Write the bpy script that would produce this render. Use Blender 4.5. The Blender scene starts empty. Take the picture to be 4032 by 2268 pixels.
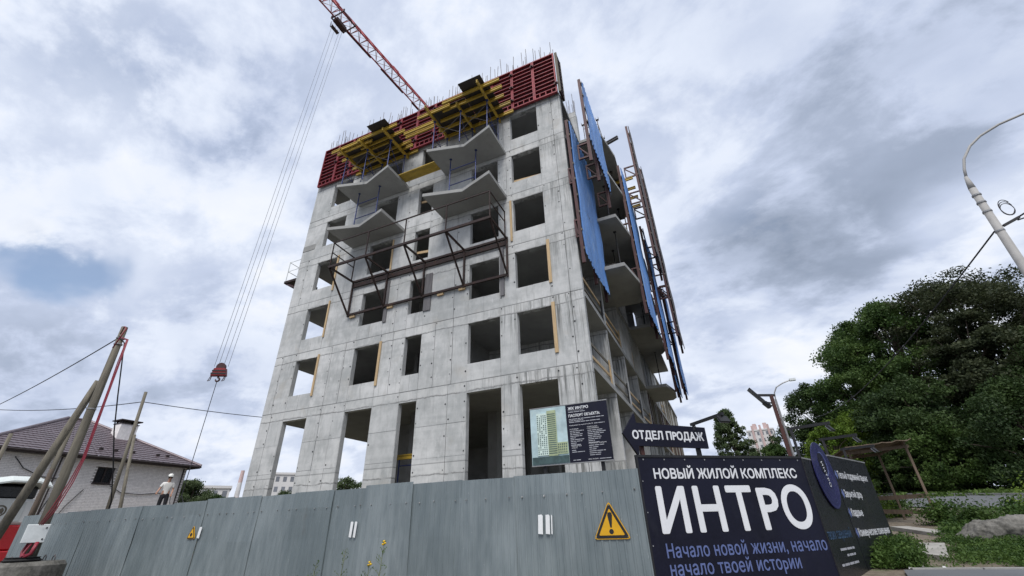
import bpy, math, random
import numpy as np
from mathutils import Vector, Matrix
from mathutils.geometry import tessellate_polygon

random.seed(7)
rng = np.random.default_rng(7)
sc = bpy.context.scene
col = sc.collection
R = math.radians

# ---------------------------------------------------------------- camera
CAM_Z = 1.6
yaw, pit, rol = R(-23.359), R(29.024), R(-1.826)
fwd = Vector((math.sin(yaw) * math.cos(pit), math.cos(yaw) * math.cos(pit), math.sin(pit)))
rgt = Vector((math.cos(yaw), -math.sin(yaw), 0))
upv = rgt.cross(fwd)
r2 = math.cos(rol) * rgt + math.sin(rol) * upv
u2 = -math.sin(rol) * rgt + math.cos(rol) * upv
cam_d = bpy.data.cameras.new('camera')
cam = bpy.data.objects.new('camera', cam_d)
col.objects.link(cam)
cam_d.sensor_fit = 'HORIZONTAL'
cam_d.sensor_width = 36
cam_d.lens = 1701.26 / 4032 * 36
cam_d.clip_start = 0.1
cam_d.clip_end = 3000
cam.matrix_world = Matrix(((r2.x, u2.x, -fwd.x, 0), (r2.y, u2.y, -fwd.y, 0), (r2.z, u2.z, -fwd.z, CAM_Z), (0, 0, 0, 1)))
sc.camera = cam

# ---------------------------------------------------------------- world: broken overcast
SUN_EL, SUN_AZ = R(54), R(163)      # azimuth measured from +Y towards +X
world = bpy.data.worlds.new('World')
sc.world = world
world.use_nodes = True
wn, wl = world.node_tree.nodes, world.node_tree.links
wn.clear()


def N(kind, **kw):
    n = wn.new(kind)
    for k, v in kw.items():
        setattr(n, k, v)
    return n


def wmath(op, a, b=None, c=None):
    n = N('ShaderNodeMath', operation=op)
    for i, v in enumerate((a, b, c)):
        if v is None:
            continue
        if isinstance(v, (int, float)):
            n.inputs[i].default_value = v
        else:
            wl.new(v, n.inputs[i])
    return n.outputs[0]


tc = N('ShaderNodeTexCoord')
direc = tc.outputs['Generated']
sep = N('ShaderNodeSeparateXYZ')
wl.new(direc, sep.inputs[0])
zc = wmath('ADD', wmath('MAXIMUM', sep.outputs[2], 0.0), 0.36)
comb = N('ShaderNodeCombineXYZ')
wl.new(wmath('DIVIDE', sep.outputs[0], zc), comb.inputs[0])
wl.new(wmath('DIVIDE', sep.outputs[1], zc), comb.inputs[1])


def wnoise(scale, detail, rough, dist, off=0.0):
    n = N('ShaderNodeTexNoise')
    n.inputs['Scale'].default_value = scale
    n.inputs['Detail'].default_value = detail
    n.inputs['Roughness'].default_value = rough
    n.inputs['Distortion'].default_value = dist
    m = N('ShaderNodeMapping')
    m.inputs['Location'].default_value = (off, off * 0.7, off * 0.3)
    m.inputs['Rotation'].default_value = (0, 0, R(35))
    m.inputs['Scale'].default_value = (1.0, 1.25, 1.0)
    wl.new(comb.outputs[0], m.inputs[0])
    wl.new(m.outputs[0], n.inputs['Vector'])
    return n


nA, nB, nC = wnoise(1.35, 7, .55, .25, 3.1), wnoise(3.6, 9, .58, .3, 7.7), wnoise(0.45, 3, .5, .2, 1.3)
warpn = wnoise(1.6, 5, .55, .3, 11.0)
wsub = N('ShaderNodeVectorMath', operation='SUBTRACT')
wl.new(warpn.outputs['Color'], wsub.inputs[0])
wsub.inputs[1].default_value = (.5, .5, .5)
wsc = N('ShaderNodeVectorMath', operation='SCALE')
wl.new(wsub.outputs[0], wsc.inputs[0])
wsc.inputs['Scale'].default_value = .42
wadd = N('ShaderNodeVectorMath', operation='ADD')
wl.new(direc, wadd.inputs[0])
wl.new(wsc.outputs[0], wadd.inputs[1])


def pixdir(px, py):
    d = fwd * 1701.26 + r2 * (px - 2016) - u2 * (py - 1134)
    return d.normalized()


def blob(px, py, rad):
    n = N('ShaderNodeVectorMath', operation='DISTANCE')
    wl.new(wadd.outputs[0], n.inputs[0])
    n.inputs[1].default_value = pixdir(px, py)
    m = N('ShaderNodeMapRange', interpolation_type='SMOOTHSTEP')
    wl.new(n.outputs['Value'], m.inputs['Value'])
    m.inputs['From Min'].default_value = rad
    m.inputs['From Max'].default_value = 0.0
    return m.outputs[0]


# broad cloud masses seen in the photograph: (x, y, radius, brightness change)
CLOUDS = [(2900, 150, .28, -.10), (3550, 150, .34, -.15), (3900, 300, .25, -.10), (3050, 960, .30, -.42),
          (3350, 800, .20, -.16), (2500, 200, .3, -.05), (150, 300, .30, .14), (500, 700, .4, .04),
          (900, 900, .35, .12), (200, 1150, .20, .10), (150, 1420, .16, -.22), (750, 1320, .2, -.16),
          (3250, 1300, .25, .26), (3700, 950, .22, .14), (2900, 700, .2, .12), (2300, 60, .2, .06),
          (700, 180, .2, -.05), (1150, 380, .14, -.10), (200, 100, .2, -.04), (1900, 150, .25, .08),
          (700, 1750, .2, .10), (2850, 1500, .14, -.16), (3000, 1350, .15, .10)]
nP = wnoise(3.6, 9, .60, .15, 5.2)
pm = N('ShaderNodeMapRange', interpolation_type='SMOOTHSTEP')
wl.new(nP.outputs['Fac'], pm.inputs['Value'])
pm.inputs['From Min'].default_value = .40
pm.inputs['From Max'].default_value = .60
puff = pm.outputs[0]
lum = wmath('ADD', wmath('MULTIPLY', nA.outputs['Fac'], .75), wmath('MULTIPLY', nB.outputs['Fac'], .40))
lum = wmath('ADD', lum, wmath('MULTIPLY', puff, .25))
lum = wmath('SUBTRACT', lum, .03)
for (px, py, rad, amp) in CLOUDS:
    lum = wmath('MULTIPLY_ADD', blob(px, py, rad), amp, lum)
ramp = N('ShaderNodeValToRGB')
wl.new(lum, ramp.inputs[0])
els = ramp.color_ramp.elements
els[0].position, els[0].color = .14, (.28, .335, .44, 1)
els[1].position, els[1].color = 1.0, (.98, 1.0, 1.04, 1)
for p, c in ((.36, (.39, .455, .59)), (.58, (.58, .655, .83)), (.80, (.80, .865, 1.0))):
    e = els.new(p)
    e.color = (*c, 1)
sky = N('ShaderNodeTexSky', sky_type='NISHITA', sun_disc=False)
sky.sun_elevation = SUN_EL
sky.sun_rotation = SUN_AZ
bg_sky = N('ShaderNodeBackground')
wl.new(sky.outputs[0], bg_sky.inputs[0])
bg_sky.inputs[1].default_value = .08
bg_cloud = N('ShaderNodeBackground')
wl.new(ramp.outputs[0], bg_cloud.inputs[0])
bg_cloud.inputs[1].default_value = .495
gap = wmath('MULTIPLY', wmath('SUBTRACT', .42, puff), .42)
for (px, py, rad, amp) in [(150, 1050, .08, .62), (40, 1190, .06, .45), (980, 430, .22, .20), (1120, 690, .12, .20), (650, 150, .2, .10), (300, 60, .2, .2), (3250, 60, .15, .15), (2950, 880, .15, .2)]:
    gap = wmath('MULTIPLY_ADD', blob(px, py, rad), amp, gap)
gm = N('ShaderNodeMapRange', interpolation_type='SMOOTHSTEP')
wl.new(gap, gm.inputs['Value'])
gm.inputs['From Min'].default_value = .12
gm.inputs['From Max'].default_value = .75
gm.inputs['To Max'].default_value = .8
mixs = N('ShaderNodeMixShader')
wl.new(gm.outputs[0], mixs.inputs[0])
wl.new(bg_cloud.outputs[0], mixs.inputs[1])
wl.new(bg_sky.outputs[0], mixs.inputs[2])
wout = N('ShaderNodeOutputWorld')
wl.new(mixs.outputs[0], wout.inputs[0])

sun_d = bpy.data.lights.new('sun', 'SUN')
sun_d.energy = 1.5
sun_d.angle = R(28)
sun_d.color = (1, .965, .92)
sun = bpy.data.objects.new('sun', sun_d)
col.objects.link(sun)
sdir = Vector((math.sin(SUN_AZ) * math.cos(SUN_EL), math.cos(SUN_AZ) * math.cos(SUN_EL), math.sin(SUN_EL)))
sun.rotation_euler = sdir.to_track_quat('Z', 'Y').to_euler()
sun.location = (0, 0, 60)

sc.view_settings.view_transform = 'Standard'
sc.view_settings.look = 'None'
sc.view_settings.exposure = 1.0
sc.view_settings.gamma = 1.0
sc.view_settings.use_curve_mapping = False

# ---------------------------------------------------------------- materials
M = {}


class NT:
    def __init__(s, name):
        s.m = bpy.data.materials.new(name)
        s.m.use_nodes = True
        s.n, s.l = s.m.node_tree.nodes, s.m.node_tree.links
        s.b = s.n['Principled BSDF']
        s.geo = s.n.new('ShaderNodeNewGeometry')
        s.tc = s.n.new('ShaderNodeTexCoord')
        M[name] = s.m

    def put(s, v, sock):
        if isinstance(v, (int, float)):
            sock.default_value = v
        elif isinstance(v, tuple):
            sock.default_value = v if len(v) == len(sock.default_value) else (*v, 1)
        else:
            s.l.new(v, sock)

    def math(s, op, a, b=0.0, c=0.0):
        n = s.n.new('ShaderNodeMath')
        n.operation = op
        for i, v in enumerate((a, b, c)):
            s.put(v, n.inputs[i])
        return n.outputs[0]

    def noise(s, scale, detail=4, rough=.55, vec=None, stretch=(1, 1, 1), dist=0):
        n = s.n.new('ShaderNodeTexNoise')
        mp = s.n.new('ShaderNodeMapping')
        mp.inputs['Scale'].default_value = stretch
        s.l.new(vec or s.geo.outputs['Position'], mp.inputs[0])
        s.l.new(mp.outputs[0], n.inputs['Vector'])
        n.inputs['Scale'].default_value = scale
        n.inputs['Detail'].default_value = detail
        n.inputs['Roughness'].default_value = rough
        n.inputs['Distortion'].default_value = dist
        return n.outputs['Fac']

    def rng(s, v, a, b, c=0.0, d=1.0, smooth=True):
        n = s.n.new('ShaderNodeMapRange')
        if smooth:
            n.interpolation_type = 'SMOOTHSTEP'
        s.put(v, n.inputs['Value'])
        for k, q in zip(('From Min', 'From Max', 'To Min', 'To Max'), (a, b, c, d)):
            n.inputs[k].default_value = q
        return n.outputs[0]

    def mix(s, f, a, b, mode='MIX'):
        n = s.n.new('ShaderNodeMix')
        n.data_type = 'RGBA'
        n.blend_type = mode
        s.put(f, n.inputs[0])
        s.put(a, n.inputs[6])
        s.put(b, n.inputs[7])
        return n.outputs[2]

    def bump(s, h, strength=.3, dist=.02):
        n = s.n.new('ShaderNodeBump')
        n.inputs['Strength'].default_value = strength
        n.inputs['Distance'].default_value = dist
        s.l.new(h, n.inputs['Height'])
        s.l.new(n.outputs[0], s.b.inputs['Normal'])

    def done(s, colr, rough=.7, metal=0.0, spec=None):
        s.put(colr, s.b.inputs['Base Color'])
        s.put(rough, s.b.inputs['Roughness'])
        s.put(metal, s.b.inputs['Metallic'])
        if spec is not None:
            s.b.inputs['Specular IOR Level'].default_value = spec
        return s.m


def simple(name, c, rough=.6, metal=0.0, var=.2, scale=2.0, grain=25.0, bump=.15, dirt=None, dirt_amt=.5, stretch=(1, 1, 1), spec=None):
    t = NT(name)
    a = t.noise(scale, 5, .6, stretch=stretch)
    g = t.noise(grain, 3, .6, stretch=stretch)
    f = t.math('ADD', t.math('MULTIPLY', a, .65), t.math('MULTIPLY', g, .35))
    lo = tuple(x * (1 - var) for x in c)
    hi = tuple(min(1, x * (1 + var)) for x in c)
    cc = t.mix(t.rng(f, .3, .7), lo, hi)
    if dirt:
        d = t.noise(scale * 1.7, 6, .65, stretch=stretch, dist=.4)
        cc = t.mix(t.rng(d, .52, .72, 0, dirt_amt), cc, dirt)
    oi = t.n.new('ShaderNodeObjectInfo')
    cc = t.mix(t.rng(oi.outputs['Random'], 0, 1, 0, .16), cc, tuple(x * .55 for x in c))
    if bump:
        t.bump(f, bump, .01)
    return t.done(cc, t.rng(g, .2, .8, max(.05, rough - .12), min(1, rough + .12)), metal, spec)


# raw cast concrete with casting marks, drips and cold joints
t = NT('concrete')
sx = t.n.new('ShaderNodeSeparateXYZ')
t.l.new(t.geo.outputs['Position'], sx.inputs[0])
X, Y, Z = sx.outputs
big = t.noise(.55, 5, .6, dist=.5)
med = t.noise(2.4, 6, .65, stretch=(1, 1, .55))
lay = t.noise(1.0, 4, .6, stretch=(.35, .35, 4.5))
fine = t.noise(38, 3, .6)
f = t.math('ADD', t.math('MULTIPLY', big, .42), t.math('ADD', t.math('MULTIPLY', med, .34), t.math('ADD', t.math('MULTIPLY', lay, .16), t.math('MULTIPLY', fine, .08))))
cc = t.mix(t.rng(f, .37, .63), (.345, .355, .35), (.59, .59, .58))
smear = t.noise(2.6, 6, .7, stretch=(1.5, 1.5, .22))
cc = t.mix(t.rng(smear, .52, .70, 0, .55), cc, (.27, .275, .265))
cc = t.mix(t.rng(t.noise(3.1, 6, .7, stretch=(1.2, 1.2, .5)), .55, .72, 0, .45), cc, (.66, .66, .65))
oi = t.n.new('ShaderNodeObjectInfo')
cc = t.mix(t.rng(oi.outputs['Random'], 0, 1, 0, .28), cc, (.31, .325, .325))
warm = t.noise(.9, 4, .6, dist=1.0)
cc = t.mix(t.rng(warm, .56, .74, 0, .35), cc, (.40, .37, .32))
flr = t.math('FRACT', t.math('DIVIDE', t.math('SUBTRACT', Z, 6.83), 3.0))
jl = t.math('MULTIPLY', t.rng(flr, .0, .004), t.rng(flr, .022, .008))
cc = t.mix(t.math('MULTIPLY', jl, .6), cc, (.14, .14, .14))
# drips running down from every floor joint (joints at 6.85 + 3n)
fr = t.math('FRACT', t.math('DIVIDE', t.math('SUBTRACT', Z, 6.83), 3.0))
strk = t.noise(3.4, 4, .7, stretch=(2.6, 2.6, .10))
strk2 = t.noise(9.0, 3, .6, stretch=(1.6, 1.6, .06))
patch = t.noise(.33, 3, .5, dist=.4)
lowright = t.math('MULTIPLY', t.rng(X, -9.5, -4.2), t.rng(Z, 11.2, 9.6))
lowright = t.math('MAXIMUM', lowright, t.math('MULTIPLY', t.rng(X, -5.6, -4.2), t.rng(Z, 4.0, 5.2, .0, .5)))
reach = t.rng(fr, .12, .92)
amt = t.math('MULTIPLY', reach, t.math('ADD', t.math('MULTIPLY', t.rng(patch, .46, .66), .30), t.math('MULTIPLY', lowright, 1.25)))
amt = t.math('MULTIPLY', amt, t.rng(t.math('ADD', t.math('MULTIPLY', strk, .6), t.math('MULTIPLY', strk2, .4)), .48, .57))
cc = t.mix(amt, cc, (.15, .155, .15))
# pale lime runs
lime = t.math('MULTIPLY', t.rng(strk2, .53, .62), t.math('MULTIPLY', reach, t.rng(lowright, .05, .7)))
cc = t.mix(t.math('MULTIPLY', lime, .5), cc, (.60, .60, .58))
# wandering cold joint a little below each floor line
wob = t.noise(1.1, 5, .7)
lev = t.math('ADD', fr, t.math('MULTIPLY', t.math('SUBTRACT', wob, .5), .10))
line = t.math('MULTIPLY', t.rng(lev, .858, .870), t.rng(lev, .888, .876))
cc = t.mix(t.math('MULTIPLY', line, t.rng(med, .34, .54, .15, .85)), cc, (.13, .13, .13))
band = t.math('MULTIPLY', t.rng(lev, .868, .878), t.rng(med, .35, .62, 0, .35))
cc = t.mix(band, cc, (.56, .56, .54))
pock = t.n.new('ShaderNodeTexVoronoi')
pock.inputs['Scale'].default_value = 3.2
t.l.new(t.geo.outputs['Position'], pock.inputs['Vector'])
cc = t.mix(t.rng(pock.outputs['Distance'], .06, .035, 0, .6), cc, (.14, .14, .14))
t.bump(f, .35, .03)
t.done(cc, t.rng(fine, .2, .8, .78, .95))

t = NT('concrete_rough')
f = t.math('ADD', t.math('MULTIPLY', t.noise(1.2, 6, .65), .6), t.math('MULTIPLY', t.noise(14, 5, .7), .4))
cc = t.mix(t.rng(f, .35, .65), (.06, .058, .05), (.20, .19, .17))
cc = t.mix(t.rng(t.noise(.9, 4, .6, dist=.8), .54, .7, 0, .5), cc, (.10, .11, .06))
t.bump(f, .7, .04)
t.done(cc, .93)

simple('concrete_darkened', (.25, .25, .24), .9, var=.2, scale=.9, bump=.2, dirt=(.16, .155, .15), dirt_amt=.6)  # darkened copy of the concrete: room shade put into the inner wall colour
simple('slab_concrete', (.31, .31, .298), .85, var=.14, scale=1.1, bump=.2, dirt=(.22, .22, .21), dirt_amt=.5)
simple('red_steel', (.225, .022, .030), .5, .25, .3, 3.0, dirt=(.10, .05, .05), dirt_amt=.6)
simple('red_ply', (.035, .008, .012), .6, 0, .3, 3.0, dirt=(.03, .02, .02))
simple('brown_steel', (.034, .020, .017), .55, .4, .35, 3.0, dirt=(.10, .045, .025), dirt_amt=.7)
simple('maroon_steel', (.055, .020, .021), .55, .3, .35, 3.0, dirt=(.05, .03, .03), dirt_amt=.7)
simple('black_steel', (.018, .018, .02), .5, .3, .3, 4.0)
simple('rebar_steel', (.11, .10, .10), .6, .6, .3, 4.0)
simple('yellow_timber', (.45, .30, .035), .55, 0, .35, 2.5, stretch=(.25, 1, 1), dirt=(.20, .14, .05), dirt_amt=.7)
simple('plywood_dark', (.030, .024, .022), .6, 0, .35, 2.0, dirt=(.06, .05, .04))
simple('new_timber', (.50, .36, .20), .7, 0, .2, 3.0, stretch=(6, 6, .4), dirt=(.36, .20, .08), dirt_amt=.6)
simple('brown_timber', (.135, .098, .07), .85, 0, .35, 2.0, stretch=(7, 7, .35), dirt=(.10, .07, .05), dirt_amt=.6, bump=.5)
simple('old_timber', (.145, .13, .10), .85, 0, .4, 2.0, stretch=(7, 7, .35), dirt=(.07, .06, .05), dirt_amt=.7, bump=.5)
simple('grey_plank', (.13, .125, .13), .8, 0, .3, 2.0, stretch=(5, 5, .4), dirt=(.22, .21, .2))
simple('blue_prop', (.020, .035, .135), .5, .3, .3, 4.0, dirt=(.08, .07, .07))
simple('blue_sheet', (.085, .21, .48), .45, .1, .28, .9, stretch=(1, 1, .35), dirt=(.22, .32, .46), dirt_amt=.6, bump=.3)
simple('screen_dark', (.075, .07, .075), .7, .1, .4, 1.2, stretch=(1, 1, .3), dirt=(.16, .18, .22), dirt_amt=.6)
simple('crane_red', (.40, .055, .065), .5, .2, .25, 2.0, dirt=(.20, .05, .05), dirt_amt=.6)
simple('hook_red', (.20, .016, .02), .5, .2, .3, 2.0, dirt=(.08, .02, .02), dirt_amt=.6)
simple('crane_grey', (.30, .27, .28), .5, .5, .2, 2.0)
simple('crane_dark', (.06, .028, .028), .6, .2, .3, 2.0)
simple('wire_rope', (.16, .16, .17), .5, .6, .2, 4.0)
simple('cable_black', (.018, .017, .022), .6, 0, .3, 4.0)
simple('cable_red', (.22, .012, .028), .5, 0, .2, 4.0)
simple('white_paint', (.74, .75, .75), .5, 0, .08, 2.0)
simple('sign_navy', (.006, .0065, .017), .5, 0, .35, .9, dirt=(.014, .015, .024), dirt_amt=.6, bump=.12, spec=.22)
simple('sign_navy2', (.009, .010, .015), .34, 0, .25, .9, dirt=(.02, .02, .022), dirt_amt=.6, bump=.15, spec=.35)
simple('print_white', (.70, .71, .73), .5, 0, .04, 3.0, bump=0)
simple('print_grey', (.36, .37, .40), .5, 0, .10, 3.0, bump=0)
simple('print_blue', (.105, .14, .31), .5, 0, .08, 3.0, bump=0)
simple('print_teal', (.04, .085, .16), .5, 0, .1, 3.0, bump=0)
simple('logo_blue', (.014, .014, .085), .4, 0, .2, 3.0, bump=0)
simple('logo_ring', (.022, .026, .10), .4, 0, .2, 3.0, bump=0)
simple('warning_yellow', (.68, .36, .005), .45, 0, .08, 4.0, dirt=(.55, .30, .02), bump=.03)
simple('warning_black', (.010, .010, .011), .5, 0, .2, 3.0, bump=0)
simple('white_metal', (.62, .65, .64), .5, .1, .1, 2.0, dirt=(.42, .46, .44), dirt_amt=.5)
simple('asphalt', (.115, .12, .128), .85, 0, .18, .6, 60, .5, dirt=(.12, .12, .125), dirt_amt=.6)
simple('kerb_stone', (.34, .335, .32), .9, 0, .2, 1.5, bump=.4)
simple('path_slab', (.33, .315, .285), .92, 0, .2, 1.8, 40, .5, dirt=(.18, .165, .13), dirt_amt=.7)
simple('bark', (.085, .065, .05), .95, 0, .4, 3.0, stretch=(3, 3, .5), bump=.7)
simple('dead_wood', (.36, .34, .31), .9, 0, .2, 3.0)
simple('brick_white', (.84, .81, .795), .85, 0, .14, 5.0, 30, .2)
simple('mortar', (.42, .40, .395), .95, 0, .15, 3.0)
simple('roof_metal', (.150, .118, .130), .42, .25, .15, 1.0, bump=.05)
simple('eave_dark', (.030, .020, .020), .6, 0, .2, 2.0)
simple('glass_dark', (.012, .014, .018), .08, 0, .2, 2.0, bump=0)
simple('truck_white', (.66, .67, .66), .35, 0, .06, 1.0, bump=0)
simple('truck_red', (.42, .018, .025), .35, 0, .1, 1.0, bump=0)
simple('tarp_white', (.62, .66, .64), .55, 0, .10, 1.2)
simple('tyre', (.012, .012, .012), .9, 0, .2, 6.0)
simple('shirt', (.70, .69, .66), .9, 0, .06, 5.0)
simple('trousers', (.012, .012, .016), .9, 0, .2, 5.0)
simple('skin', (.42, .235, .165), .6, 0, .08, 6.0)
simple('helmet', (.80, .80, .76), .3, 0, .03, 3.0, bump=0)
simple('hair', (.02, .015, .012), .8)
simple('lamp_metal', (.30, .30, .30), .45, .5, .12, 2.0, dirt=(.2, .2, .2))
simple('lamp_concrete', (.36, .35, .335), .75, .05, .14, 2.5, dirt=(.25, .24, .23))
simple('lens', (.55, .56, .58), .15, 0, .1, 3.0, bump=0)
simple('post_rust', (.065, .022, .018), .7, .1, .3, 3.0, dirt=(.06, .025, .02))
simple('far_white', (.58, .57, .56), .8, 0, .06, .1, bump=0)
simple('far_red', (.50, .37, .35), .8, 0, .1, .1, bump=0)
simple('far_window', (.16, .17, .19), .3, 0, .3, .3, bump=0)
simple('far_grey', (.36, .36, .37), .85, 0, .1, .2, bump=0)
simple('board_sky', (.40, .52, .54), .4, 0, .25, 2.2, 8, 0, dirt=(.50, .58, .56), dirt_amt=.7)
simple('board_white', (.55, .66, .60), .4, 0, .15, 3.0, bump=0)
simple('board_yellow', (.36, .42, .25), .4, 0, .2, 4.0, bump=0)
simple('board_dark', (.05, .09, .09), .4, 0, .4, 6.0, bump=0)
simple('flower_yellow', (.70, .45, .02), .7, 0, .15, 9.0)
simple('weed_stem', (.16, .18, .08), .8, 0, .25, 6.0)
simple('litter_white', (.6, .6, .6), .7, 0, .2, 9.0)
simple('blue_tarp', (.10, .17, .55), .6, 0, .3, 2.0)

# galvanised / painted fence sheet
t = NT('fence_sheet')
a = t.noise(.9, 5, .6, stretch=(1, 1, .35))
b = t.noise(7, 4, .6, stretch=(1, 1, .2))
oi = t.n.new('ShaderNodeObjectInfo')
f = t.math('ADD', t.math('MULTIPLY', a, .55), t.math('MULTIPLY', b, .45))
cc = t.mix(t.rng(f, .34, .66), (.155, .186, .196), (.245, .28, .29))
cc = t.mix(t.rng(oi.outputs['Random'], 0, 1, 0, .5), cc, (.12, .15, .158))
sc1 = t.noise(16, 4, .7, stretch=(1, 1, .5))
cc = t.mix(t.rng(sc1, .66, .74, 0, .5), cc, (.42, .45, .45))
ru = t.noise(2.2, 5, .7, stretch=(1, 1, .4))
cc = t.mix(t.rng(ru, .62, .78, 0, .5), cc, (.12, .12, .115))
t.bump(f, .12, .01)
t.done(cc, t.rng(b, .3, .7, .42, .6), .25)

# ground: trodden soil and short growth
t = NT('ground_soil')
f = t.noise(.35, 6, .6, dist=.4)
g = t.noise(6, 5, .65)
cc = t.mix(t.rng(g, .3, .7), (.115, .09, .065), (.19, .16, .12))
gr = t.mix(t.rng(g, .3, .7), (.035, .07, .018), (.075, .13, .03))
cc = t.mix(t.rng(f, .50, .66), cc, gr)
t.bump(g, .6, .06)
t.done(cc, .95)


def leaf_mat(name, dark, light, trans=.3, scale=.5):
    t = NT(name)
    n = t.noise(scale, 3, .6)
    g = t.noise(7.0, 2, .5)
    f = t.math('ADD', t.math('MULTIPLY', n, .6), t.math('MULTIPLY', g, .4))
    cc = t.mix(t.rng(f, .34, .66), dark, light)
    t.done(cc, .6, 0, .25)
    tr = t.n.new('ShaderNodeBsdfTranslucent')
    t.l.new(cc, tr.inputs[0])
    ms = t.n.new('ShaderNodeMixShader')
    ms.inputs[0].default_value = trans
    t.l.new(t.b.outputs[0], ms.inputs[1])
    t.l.new(tr.outputs[0], ms.inputs[2])
    t.l.new(ms.outputs[0], t.n['Material Output'].inputs[0])


leaf_mat('leaf_dark', (.018, .038, .013), (.064, .104, .030), scale=.4)
leaf_mat('leaf_pine', (.024, .036, .016), (.076, .088, .040), scale=.5)
leaf_mat('leaf_mid', (.026, .058, .014), (.085, .138, .032), scale=.4)
leaf_mat('leaf_bright', (.075, .140, .014), (.150, .215, .030))
leaf_mat('leaf_pale', (.050, .080, .030), (.100, .135, .060))
leaf_mat('leaf_weed', (.026, .062, .012), (.090, .150, .032), scale=1.8)
leaf_mat('leaf_grass', (.060, .110, .020), (.120, .180, .045), scale=1.0)

# ---------------------------------------------------------------- mesh helpers
W = {}          # world position of each object's origin


class MB:
    def __init__(s):
        s.v, s.f, s.m = [], [], []

    def add(s, vs, fs, mi=0):
        n = len(s.v)
        s.v.extend(tuple(float(c) for c in v) for v in vs)
        s.f.extend(tuple(i + n for i in f) for f in fs)
        s.m.extend([mi] * len(fs))
        return s

    def box(s, x0, x1, y0, y1, z0, z1, mi=0):
        vs = [(x, y, z) for z in (z0, z1) for y in (y0, y1) for x in (x0, x1)]
        return s.add(vs, [(0, 2, 3, 1), (4, 5, 7, 6), (0, 1, 5, 4), (2, 6, 7, 3), (0, 4, 6, 2), (1, 3, 7, 5)], mi)

    def bar(s, p, q, w, h=None, up=(0, 0, 1), mi=0):
        h = h or w
        p, q = Vector(p), Vector(q)
        d = (q - p).normalized()
        u = Vector(up)
        if abs(d.dot(u)) > .95:
            u = Vector((0, 1, 0)) if abs(d.y) < .9 else Vector((1, 0, 0))
        a = d.cross(u).normalized() * (w / 2)
        b = a.cross(d).normalized() * (h / 2)
        vs = [e + i * a + j * b for e in (p, q) for (i, j) in ((-1, -1), (1, -1), (1, 1), (-1, 1))]
        return s.add(vs, [(0, 3, 2, 1), (4, 5, 6, 7), (0, 1, 5, 4), (1, 2, 6, 5), (2, 3, 7, 6), (3, 0, 4, 7)], mi)

    def ibeam(s, p, q, w, h, up=(0, 0, 1)):
        p, q, u = Vector(p), Vector(q), Vector(up)
        t_ = h * .22
        s.bar(p + u * (h / 2 - t_ / 2), q + u * (h / 2 - t_ / 2), w, t_, up)
        s.bar(p - u * (h / 2 - t_ / 2), q - u * (h / 2 - t_ / 2), w, t_, up)
        return s.bar(p, q, w * .4, h - 2 * t_, up)

    def tube(s, pts, r, n=8, mi=0, caps=True):
        pts = [Vector(p) for p in pts]
        rr = r if isinstance(r, (list, tuple)) else [r] * len(pts)
        base = len(s.v)
        prev = None
        for i, p in enumerate(pts):
            d = (pts[min(i + 1, len(pts) - 1)] - pts[max(i - 1, 0)]).normalized()
            if prev is None:
                a = d.orthogonal().normalized()
            else:
                a = (prev - d * prev.dot(d))
                a = a.normalized() if a.length > 1e-6 else d.orthogonal().normalized()
            prev = a
            b = d.cross(a)
            for k in range(n):
                an = 2 * math.pi * k / n
                v = p + (a * math.cos(an) + b * math.sin(an)) * rr[i]
                s.v.append((v.x, v.y, v.z))
        for i in range(len(pts) - 1):
            for k in range(n):
                k2 = (k + 1) % n
                s.f.append((base + i * n + k, base + i * n + k2, base + (i + 1) * n + k2, base + (i + 1) * n + k))
                s.m.append(mi)
        if caps:
            s.f.append(tuple(base + k for k in range(n))[::-1])
            s.f.append(tuple(base + (len(pts) - 1) * n + k for k in range(n)))
            s.m += [mi, mi]
        return s

    def prism(s, poly, z0, z1, mi=0):
        n = len(poly)
        vs = [(x, y, z0) for x, y in poly] + [(x, y, z1) for x, y in poly]
        fs = [tuple(range(n))[::-1], tuple(range(n, 2 * n))] + [(i, (i + 1) % n, n + (i + 1) % n, n + i) for i in range(n)]
        return s.add(vs, fs, mi)

    def slab_xz(s, poly, y0, y1, mi=0):      # outline in local x,z extruded along y
        n = len(poly)
        vs = [(x, y0, z) for x, z in poly] + [(x, y1, z) for x, z in poly]
        fs = [tuple(range(n)), tuple(range(n, 2 * n))[::-1]] + [(i, n + i, n + (i + 1) % n, (i + 1) % n) for i in range(n)]
        return s.add(vs, fs, mi)

    def lathe(s, c, prof, n=12, mi=0):
        base = len(s.v)
        for (r, z) in prof:
            for k in range(n):
                a = 2 * math.pi * k / n
                s.v.append((c[0] + r * math.cos(a), c[1] + r * math.sin(a), c[2] + z))
        for i in range(len(prof) - 1):
            for k in range(n):
                k2 = (k + 1) % n
                s.f.append((base + i * n + k, base + i * n + k2, base + (i + 1) * n + k2, base + (i + 1) * n + k))
                s.m.append(mi)
        s.f.append(tuple(base + k for k in range(n))[::-1])
        s.f.append(tuple(base + (len(prof) - 1) * n + k for k in range(n)))
        s.m += [mi, mi]
        return s


def tag(o, label=None, cat=None, group=None, kind=None):
    for k, v in (('label', label), ('category', cat), ('group', group), ('kind', kind)):
        if v:
            o[k] = v
    return o


def mats_of(mat):
    return [M[m] for m in (mat if isinstance(mat, (list, tuple)) else [mat])]


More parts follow.
